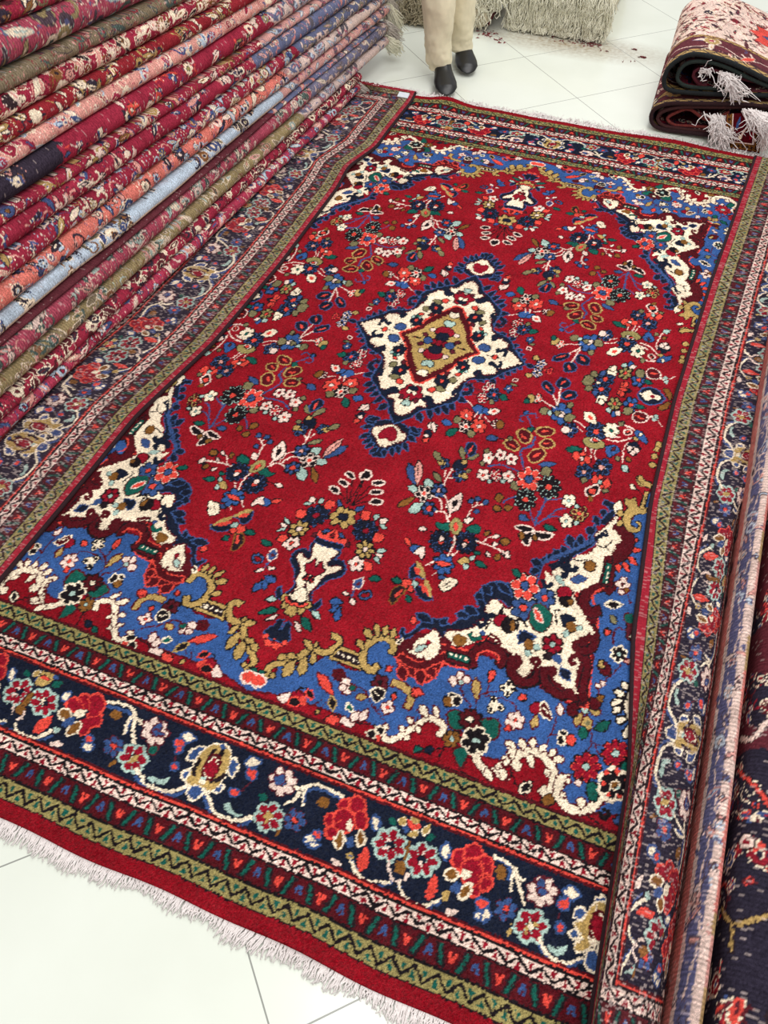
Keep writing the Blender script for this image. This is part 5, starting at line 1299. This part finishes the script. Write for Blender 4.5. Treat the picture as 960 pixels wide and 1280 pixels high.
# ------------------------------------------------------------------ the standing person
def loft(name, rings, mat, parent, k=28, cap=True, smooth=True):
    """rings: list of (centre(3), rx, ry, angle, tilt-normal) ellipses"""
    V = []; 
    a = np.linspace(0, 2*np.pi, k, endpoint=False)
    for c, rx, ry, ang_ in rings:
        x = np.cos(a)*rx; y = np.sin(a)*ry
        V.append(np.stack([c[0]+x*math.cos(ang_)-y*math.sin(ang_), c[1]+x*math.sin(ang_)+y*math.cos(ang_), np.full(k, c[2])], 1))
    V = np.concatenate(V); F = grid_faces(len(rings), k, True)
    me = bpy.data.meshes.new(name); Fl = [tuple(int(q) for q in f) for f in F]
    if cap: Fl += [tuple(range(k))[::-1], tuple(range((len(rings)-1)*k, len(rings)*k))]
    me.from_pydata([tuple(v_) for v_ in V.tolist()], [], Fl); me.update()
    return link_mesh(name, me, mat, parent, smooth)
person = empty('person', (-.57, 1.78, 0), 'standing person in light beige trousers and black leather shoes beside the left rug pile', 'person')
mat_tr = plain('beige_cotton_twill', (226, 216, 186), .85, .07, 30, .35, .004, .2, .1)
mat_shoe = plain('black_leather', (17, 18, 21), .32, .2, 50, .1, .001, .5)
mat_sole = plain('black_rubber_sole', (12, 12, 13), .6, .2, 100, .2)
mat_lace = plain('black_lace', (30, 31, 34), .8, .2, 200, .3)
def shoe(heel, toe):
    h = np.array([*heel, 0.]); t = np.array([*toe, 0.]); d = t-h; Ls = float(np.linalg.norm(d)); d /= Ls; s_ = np.array([-d[1], d[0], 0])
    def prof(f):   # half width, height of upper at f (0 heel, 1 toe)
        w_ = np.interp(f, [0, .06, .2, .45, .7, .86, .96, 1], [.012, .030, .037, .038, .049, .046, .030, .008])
        z_ = np.interp(f, [0, .05, .2, .36, .55, .75, .9, 1], [.070, .098, .104, .100, .074, .056, .044, .020])
        return w_, z_
    k_ = 24; fr = np.concatenate([[0, .02, .05], np.linspace(.1, .9, 18), [.94, .97, .99, 1.0]]); a = np.linspace(-np.pi/2, 1.5*np.pi, k_, endpoint=False)
    V = []
    for f in fr:
        w_, z_ = prof(f); c = h+d*Ls*f; zb = .016
        for q in a:
            cx, cz = math.cos(q), math.sin(q)
            sx = np.sign(cx)*abs(cx)**.75; zz = zb+(z_-zb)*((cz+1)/2)**(.8 if cz > 0 else 1)
            V.append(c+s_*sx*w_*(1-.25*max(0, cz))+np.array([0, 0, zz]))
    F = [tuple(int(x) for x in f) for f in grid_faces(len(fr), k_, True)]+[tuple(range(k_))[::-1], tuple(range((len(fr)-1)*k_, len(fr)*k_))]
    me = bpy.data.meshes.new('shoe'); me.from_pydata([tuple(map(float, v_)) for v_ in V], [], F); me.update(); up = link_mesh('shoe', me, mat_shoe, person)
    # welted sole
    out = []; 
    for f in fr: w_, _ = prof(f); out.append((f, w_*1.09+.002))
    ringp = [(h+d*Ls*(f*1.02-.01)+s_*w_) for f, w_ in out]+[(h+d*Ls*(f*1.02-.01)-s_*w_) for f, w_ in out[::-1]]
    V = [tuple(map(float, (p_[0], p_[1], .001))) for p_ in ringp]+[tuple(map(float, (p_[0], p_[1], .019))) for p_ in ringp]; n_ = len(ringp)
    F = [(i, (i+1) % n_, (i+1) % n_+n_, i+n_) for i in range(n_)]+[tuple(range(n_))[::-1], tuple(range(n_, 2*n_))]
    me = bpy.data.meshes.new('sole'); me.from_pydata(V, [], F); so = link_mesh('sole', me, mat_sole, None, False); so.parent = up
    # apron seam and laces
    bm = bmesh.new()
    def tube(pts, r):
        P_ = catmull(np.array(pts), False, 5); a = np.linspace(0, 2*np.pi, 6, endpoint=False); prev = None; rows = []
        T_ = np.gradient(P_, axis=0)
        for p_, t_ in zip(P_, T_):
            t_ = t_/np.linalg.norm(t_); x = np.cross(t_, [0, 0, 1.]); x = x/(np.linalg.norm(x)+1e-6); y = np.cross(t_, x)
            rows.append([bm.verts.new(p_+(x*math.cos(q)+y*math.sin(q))*r) for q in a])
        for r0, r1 in zip(rows, rows[1:]):
            for i in range(6): bm.faces.new((r0[i], r0[(i+1) % 6], r1[(i+1) % 6], r1[i]))
    for f in (.40, .46, .52, .58):
        w_, z_ = prof(f); c = h+d*Ls*f
        tube([c+s_*w_*.5+[0, 0, z_*.90], c+s_*w_*.2+[0, 0, z_+.003], c-s_*w_*.2+[0, 0, z_+.003], c-s_*w_*.5+[0, 0, z_*.90]], .0025)
    me = bpy.data.meshes.new('laces'); bm.to_mesh(me); bm.free(); l_ = link_mesh('laces', me, mat_lace, None); l_.parent = up
    bm = bmesh.new(); seam = []
    for q in np.linspace(-1, 1, 13):
        f = .93-.38*abs(q)**1.6; w_, z_ = prof(f); c = h+d*Ls*f; seam.append(c+s_*w_*q*.72*(1 if abs(q) < .9 else 1)+[0, 0, z_*(.93-.12*abs(q))+.003])
    tube(seam, .0028); me = bpy.data.meshes.new('apron_seam'); bm.to_mesh(me); bm.free(); l_ = link_mesh('apron_seam', me, mat_shoe, None); l_.parent = up
shoe((-.612, 1.765), (-.500, 1.540)); shoe((-.600, 2.000), (-.482, 1.775))
# trousers: one continuous garment, two legs joined at the seat
def leg_rings(x0, y0, x1, y1, seed, zt=.80):
    R_ = []; r_ = random.Random(seed)
    zs = [.050, .056, .066, .080, .096, .115, .135, .16, .20, .25, .30, .36, .42, .48, .56, .64, .72, zt]
    for z in zs:
        f = (z-.05)/(zt-.05)
        rx = np.interp(z, [.05, .08, .12, .2, .3, .45, .6, .8], [.048, .056, .055, .060, .067, .074, .086, .098])
        fold = .006*math.sin(z*150+seed)*max(0, 1-(z-.05)/.12)+.003*math.sin(z*40+seed*3)
        R_.append(((x0+(x1-x0)*f+.004*math.sin(z*25+seed), y0+(y1-y0)*f-.010*math.sin(f*3.1), z), rx+fold, (rx+fold)*1.12, .35))
    return R_
l1 = loft('trouser_leg', leg_rings(-.592, 1.700, -.675, 1.79, 1), mat_tr, person); l2 = loft('trouser_leg', leg_rings(-.570, 1.915, -.60, 1.91, 4), mat_tr, person)
for o in (l1, l2):
    # crumple with real displacement
    tx = bpy.data.textures.new('cloth_folds', 'CLOUDS'); tx.noise_scale = .055
    sb = o.modifiers.new('s', 'SUBSURF'); sb.levels = 2; sb.render_levels = 2
    dm = o.modifiers.new('d', 'DISPLACE'); dm.texture = tx; dm.strength = .018; dm.mid_level = .5
# body above the frame: hips, jacketed torso, arms and head in one skinned figure
def skin_fig(name, verts, edges, radii, mat, parent, root=0):
    me = bpy.data.meshes.new(name); me.from_pydata(verts, edges, []); o = bpy.data.objects.new(name, me); COL.objects.link(o)
    me.materials.append(mat)
    o.modifiers.new('skin', 'SKIN'); 
    for i, r in enumerate(radii): me.skin_vertices[0].data[i].radius = r if isinstance(r, tuple) else (r, r)
    me.skin_vertices[0].data[root].use_root = True
    s_ = o.modifiers.new('sub', 'SUBSURF'); s_.levels = 2; s_.render_levels = 2
    o.parent = parent; me.transform(Matrix.Translation(-Vector(parent.location))); return o
mat_shirt = plain('grey_cotton_shirt', (120, 124, 128), .85, .08, 40, .3)
mat_skin = plain('skin', (190, 140, 112), .55, .05, 60, .05)
mat_hair = plain('dark_hair', (34, 28, 26), .7, .3, 200, .5)
hx, hy = -.63, 1.86
skin_fig('shirt', [(hx, hy, .80), (hx, hy, .95), (hx, hy, 1.10), (hx, hy, 1.24), (hx, hy, 1.32), (hx+.11, hy-.12, 1.26), (hx+.15, hy-.15, 1.08), (hx+.17, hy-.19, .90), (hx-.11, hy+.12, 1.26), (hx-.15, hy+.15, 1.08), (hx-.14, hy+.12, .90)],
         [(0, 1), (1, 2), (2, 3), (3, 4), (3, 5), (5, 6), (6, 7), (3, 8), (8, 9), (9, 10)], [(.14, .14), (.13, .13), (.14, .14), (.13, .12), .05, .055, .045, .035, .055, .045, .035], mat_shirt, person)
def hand(x, y, z, sx):
    V = [(x, y, z), (x+.004, y-.004, z-.05), (x+.006, y-.008, z-.08)]; E = [(0, 1), (1, 2)]; Rr = [.022, .030, .028]
    for i, (o_, L_) in enumerate(((-.024, .055), (-.008, .064), (.008, .060), (.023, .048))):
        b_ = len(V); V += [(x+o_, y-.010+o_*sx, z-.095), (x+o_, y-.018+o_*sx, z-.095-L_*.55), (x+o_, y-.030+o_*sx, z-.095-L_)]; E += [(2, b_), (b_, b_+1), (b_+1, b_+2)]; Rr += [.009, .008, .0065]
    b_ = len(V); V += [(x+.030*sx, y-.025, z-.050), (x+.034*sx, y-.036, z-.080)]; E += [(1, b_), (b_, b_+1)]; Rr += [.010, .008]
    return skin_fig('hand', V, E, Rr, mat_skin, person)
hand(hx+.17, hy-.20, .87, 1); hand(hx-.14, hy+.12, .87, -1)
hd = loft('head', [((hx, hy, 1.34), .050, .050, 0), ((hx, hy, 1.39), .050, .052, 0), ((hx, hy-.01, 1.42), .052, .066, 0), ((hx, hy-.012, 1.46), .062, .080, 0), ((hx, hy-.010, 1.51), .068, .086, 0), ((hx, hy, 1.56), .068, .085, 0), ((hx, hy+.006, 1.595), .050, .064, 0), ((hx, hy+.006, 1.612), .018, .024, 0)], mat_skin, person)
for nm, P_, r_ in (('nose', (hx, hy-.098, 1.485), (.010, .014, .018)), ('ear', (hx-.068, hy, 1.49), (.008, .016, .026)), ('ear', (hx+.068, hy, 1.49), (.008, .016, .026)), ('eye', (hx-.024, hy-.082, 1.51), (.010, .008, .006)), ('eye', (hx+.024, hy-.082, 1.51), (.010, .008, .006)), ('mouth', (hx, hy-.088, 1.452), (.020, .006, .005))):
    bm = bmesh.new(); bmesh.ops.create_uvsphere(bm, u_segments=16, v_segments=10, radius=1)
    for vtx in bm.verts: vtx.co = Vector((P_[0]+vtx.co.x*r_[0], P_[1]+vtx.co.y*r_[1], P_[2]+vtx.co.z*r_[2]))
    me = bpy.data.meshes.new(nm); bm.to_mesh(me); bm.free(); o = link_mesh(nm, me, mat_hair if nm == 'eye' else mat_skin, None); o.parent = hd; o.matrix_parent_inverse = Matrix.Translation(-Vector(person.location))
loft('hair', [((hx, hy+.022, 1.50), .072, .076, 0), ((hx, hy+.014, 1.55), .073, .084, 0), ((hx, hy+.008, 1.595), .058, .070, 0), ((hx, hy+.008, 1.622), .022, .028, 0)], mat_hair, person)

# ------------------------------------------------------------------ floor of polished cream tiles laid on the diagonal
m, nt, b = nodes('polished_cream_tiles'); N = nt.nodes; Lk = nt.links
tc = N.new('ShaderNodeTexCoord'); mp = N.new('ShaderNodeMapping'); mp.vector_type = 'POINT'
mp.inputs['Rotation'].default_value = (0, 0, math.radians(45)); Lk.new(tc.outputs['Object'], mp.inputs['Vector'])
sep = N.new('ShaderNodeSeparateXYZ'); Lk.new(mp.outputs[0], sep.inputs[0])
def seam(sock, off):
    a = N.new('ShaderNodeMath'); a.operation = 'ADD'; a.inputs[1].default_value = off+45; Lk.new(sock, a.inputs[0])
    d_ = N.new('ShaderNodeMath'); d_.operation = 'DIVIDE'; d_.inputs[1].default_value = .45; Lk.new(a.outputs[0], d_.inputs[0])
    f_ = N.new('ShaderNodeMath'); f_.operation = 'FRACT'; Lk.new(d_.outputs[0], f_.inputs[0])
    p_ = N.new('ShaderNodeMath'); p_.operation = 'PINGPONG'; p_.inputs[1].default_value = .5; Lk.new(f_.outputs[0], p_.inputs[0])
    l_ = N.new('ShaderNodeMath'); l_.operation = 'LESS_THAN'; l_.inputs[1].default_value = .0032; Lk.new(p_.outputs[0], l_.inputs[0]); return l_.outputs[0]
# after +45 deg rotation x' = (u-v)/sqrt2, y' = (u+v)/sqrt2
s1 = seam(sep.outputs[0], -.11); s2 = seam(sep.outputs[1], .10)
mx = N.new('ShaderNodeMath'); mx.operation = 'MAXIMUM'; Lk.new(s1, mx.inputs[0]); Lk.new(s2, mx.inputs[1])
n1 = N.new('ShaderNodeTexNoise'); n1.inputs['Scale'].default_value = 1.6; n1.inputs['Detail'].default_value = 6; Lk.new(tc.outputs['Object'], n1.inputs['Vector'])
n2 = N.new('ShaderNodeTexNoise'); n2.inputs['Scale'].default_value = 55; n2.inputs['Detail'].default_value = 3; Lk.new(tc.outputs['Object'], n2.inputs['Vector'])
cr = N.new('ShaderNodeValToRGB'); cr.color_ramp.elements[0].position = .35; cr.color_ramp.elements[1].position = .65
cr.color_ramp.elements[0].color = (*lin((226, 231, 220)), 1); cr.color_ramp.elements[1].color = (*lin((238, 243, 234)), 1); Lk.new(n1.outputs['Fac'], cr.inputs[0])
# dusty brown shadow under the fringe pile, painted into the tile colour
dp = N.new('ShaderNodeVectorMath'); dp.operation = 'DISTANCE'; dp.inputs[1].default_value = (-.15, 2.28, 0)
sc_ = N.new('ShaderNodeVectorMath'); sc_.operation = 'MULTIPLY'; sc_.inputs[1].default_value = (.42, 1.5, 0); Lk.new(tc.outputs['Object'], sc_.inputs[0])
dp.inputs[1].default_value = (-.15*.42, 2.30*1.5, 0); Lk.new(sc_.outputs[0], dp.inputs[0])
ml = N.new('ShaderNodeMapRange'); ml.inputs['From Min'].default_value = .02; ml.inputs['From Max'].default_value = .26; ml.inputs['To Min'].default_value = 1.4; ml.inputs['To Max'].default_value = 0; Lk.new(dp.outputs['Value'], ml.inputs['Value'])
mu = N.new('ShaderNodeMath'); mu.operation = 'MULTIPLY'; Lk.new(ml.outputs[0], mu.inputs[0]); Lk.new(n2.outputs['Fac'], mu.inputs[1])
mixd = N.new('ShaderNodeMix'); mixd.data_type = 'RGBA'; Lk.new(mu.outputs[0], mixd.inputs['Factor']); Lk.new(cr.outputs[0], mixd.inputs['A']); mixd.inputs['B'].default_value = (*lin((150, 128, 98)), 1)
mixs = N.new('ShaderNodeMix'); mixs.data_type = 'RGBA'; Lk.new(mx.outputs[0], mixs.inputs['Factor']); Lk.new(mixd.outputs['Result'], mixs.inputs['A']); mixs.inputs['B'].default_value = (*lin((150, 152, 146)), 1)
Lk.new(mixs.outputs['Result'], b.inputs['Base Color']); b.inputs['Roughness'].default_value = .16; b.inputs['Specular IOR Level'].default_value = .5
me = bpy.data.meshes.new('floor'); me.from_pydata([(-7, -7, 0), (7, -7, 0), (7, 9, 0), (-7, 9, 0)], [], [(0, 1, 2, 3)])
fl = link_mesh('floor', me, m, None, False); tag(fl, kind='structure')
# scraps of red lint on the tiles
r_ = np.random.default_rng(77); bm = bmesh.new()
mat_lint = plain('red_lint', (122, 60, 62), .95, .4, 300, .5)
def lint(px, r, n_):
    c = onz(px)[0]
    for i in range(n_):
        p_ = c+np.array([r_.normal()*r, r_.normal()*r*.5, .0]); a = r_.random()*3.14; L = .003+.010*r_.random()
        q = [p_+[math.cos(a)*L, math.sin(a)*L, .001], p_+[-math.sin(a)*L*.4, math.cos(a)*L*.4, .004], p_-[math.cos(a)*L, math.sin(a)*L, -.001], p_+[math.sin(a)*L*.4, -math.cos(a)*L*.4, .001]]
        bm.faces.new([bm.verts.new(x) for x in q])
for px, r, n_ in (((804, 72), .010, 26), ((793, 62), .005, 10), ((740, 56), .03, 46), ((735, 53), .015, 30), ((700, 50), .06, 20), ((610, 42), .03, 30), ((620, 50), .03, 16), ((760, 64), .02, 3), ((785, 75), .02, 4)): lint(px, r, n_)
me = bpy.data.meshes.new('carpet_lint'); bm.to_mesh(me); bm.free(); o = link_mesh('carpet_lint', me, mat_lint, None, False); tag(o, 'scraps of red wool lint scattered on the pale floor tiles', 'lint', kind='stuff')

# ------------------------------------------------------------------ light: bright showroom ceiling
w = bpy.data.worlds.new('showroom'); SC.world = w; w.use_nodes = True
bg = w.node_tree.nodes['Background']; bg.inputs[0].default_value = (1.0, .985, .96, 1); bg.inputs[1].default_value = .66
def area(name, loc, size, power, col=(1, 1, 1), rot=(0, 0, 0)):
    l = bpy.data.lights.new(name, 'AREA'); l.shape = 'RECTANGLE'; l.size = size[0]; l.size_y = size[1]; l.energy = power; l.color = col
    o = bpy.data.objects.new(name, l); COL.objects.link(o); o.location = loc; o.rotation_euler = rot; return o
area('ceiling_light', (.6, .2, 3.2), (1.2, 3.6), 60, (1, .98, .95))
area('ceiling_light', (-.6, 2.6, 3.2), (2.4, 1.0), 34, (1, .99, .97))
area('ceiling_light', (1.8, -1.6, 3.0), (1.0, 1.6), 34, (1, .99, .97))
SC.view_settings.view_transform = 'Standard'; SC.view_settings.look = 'None'; SC.view_settings.exposure = 0.0
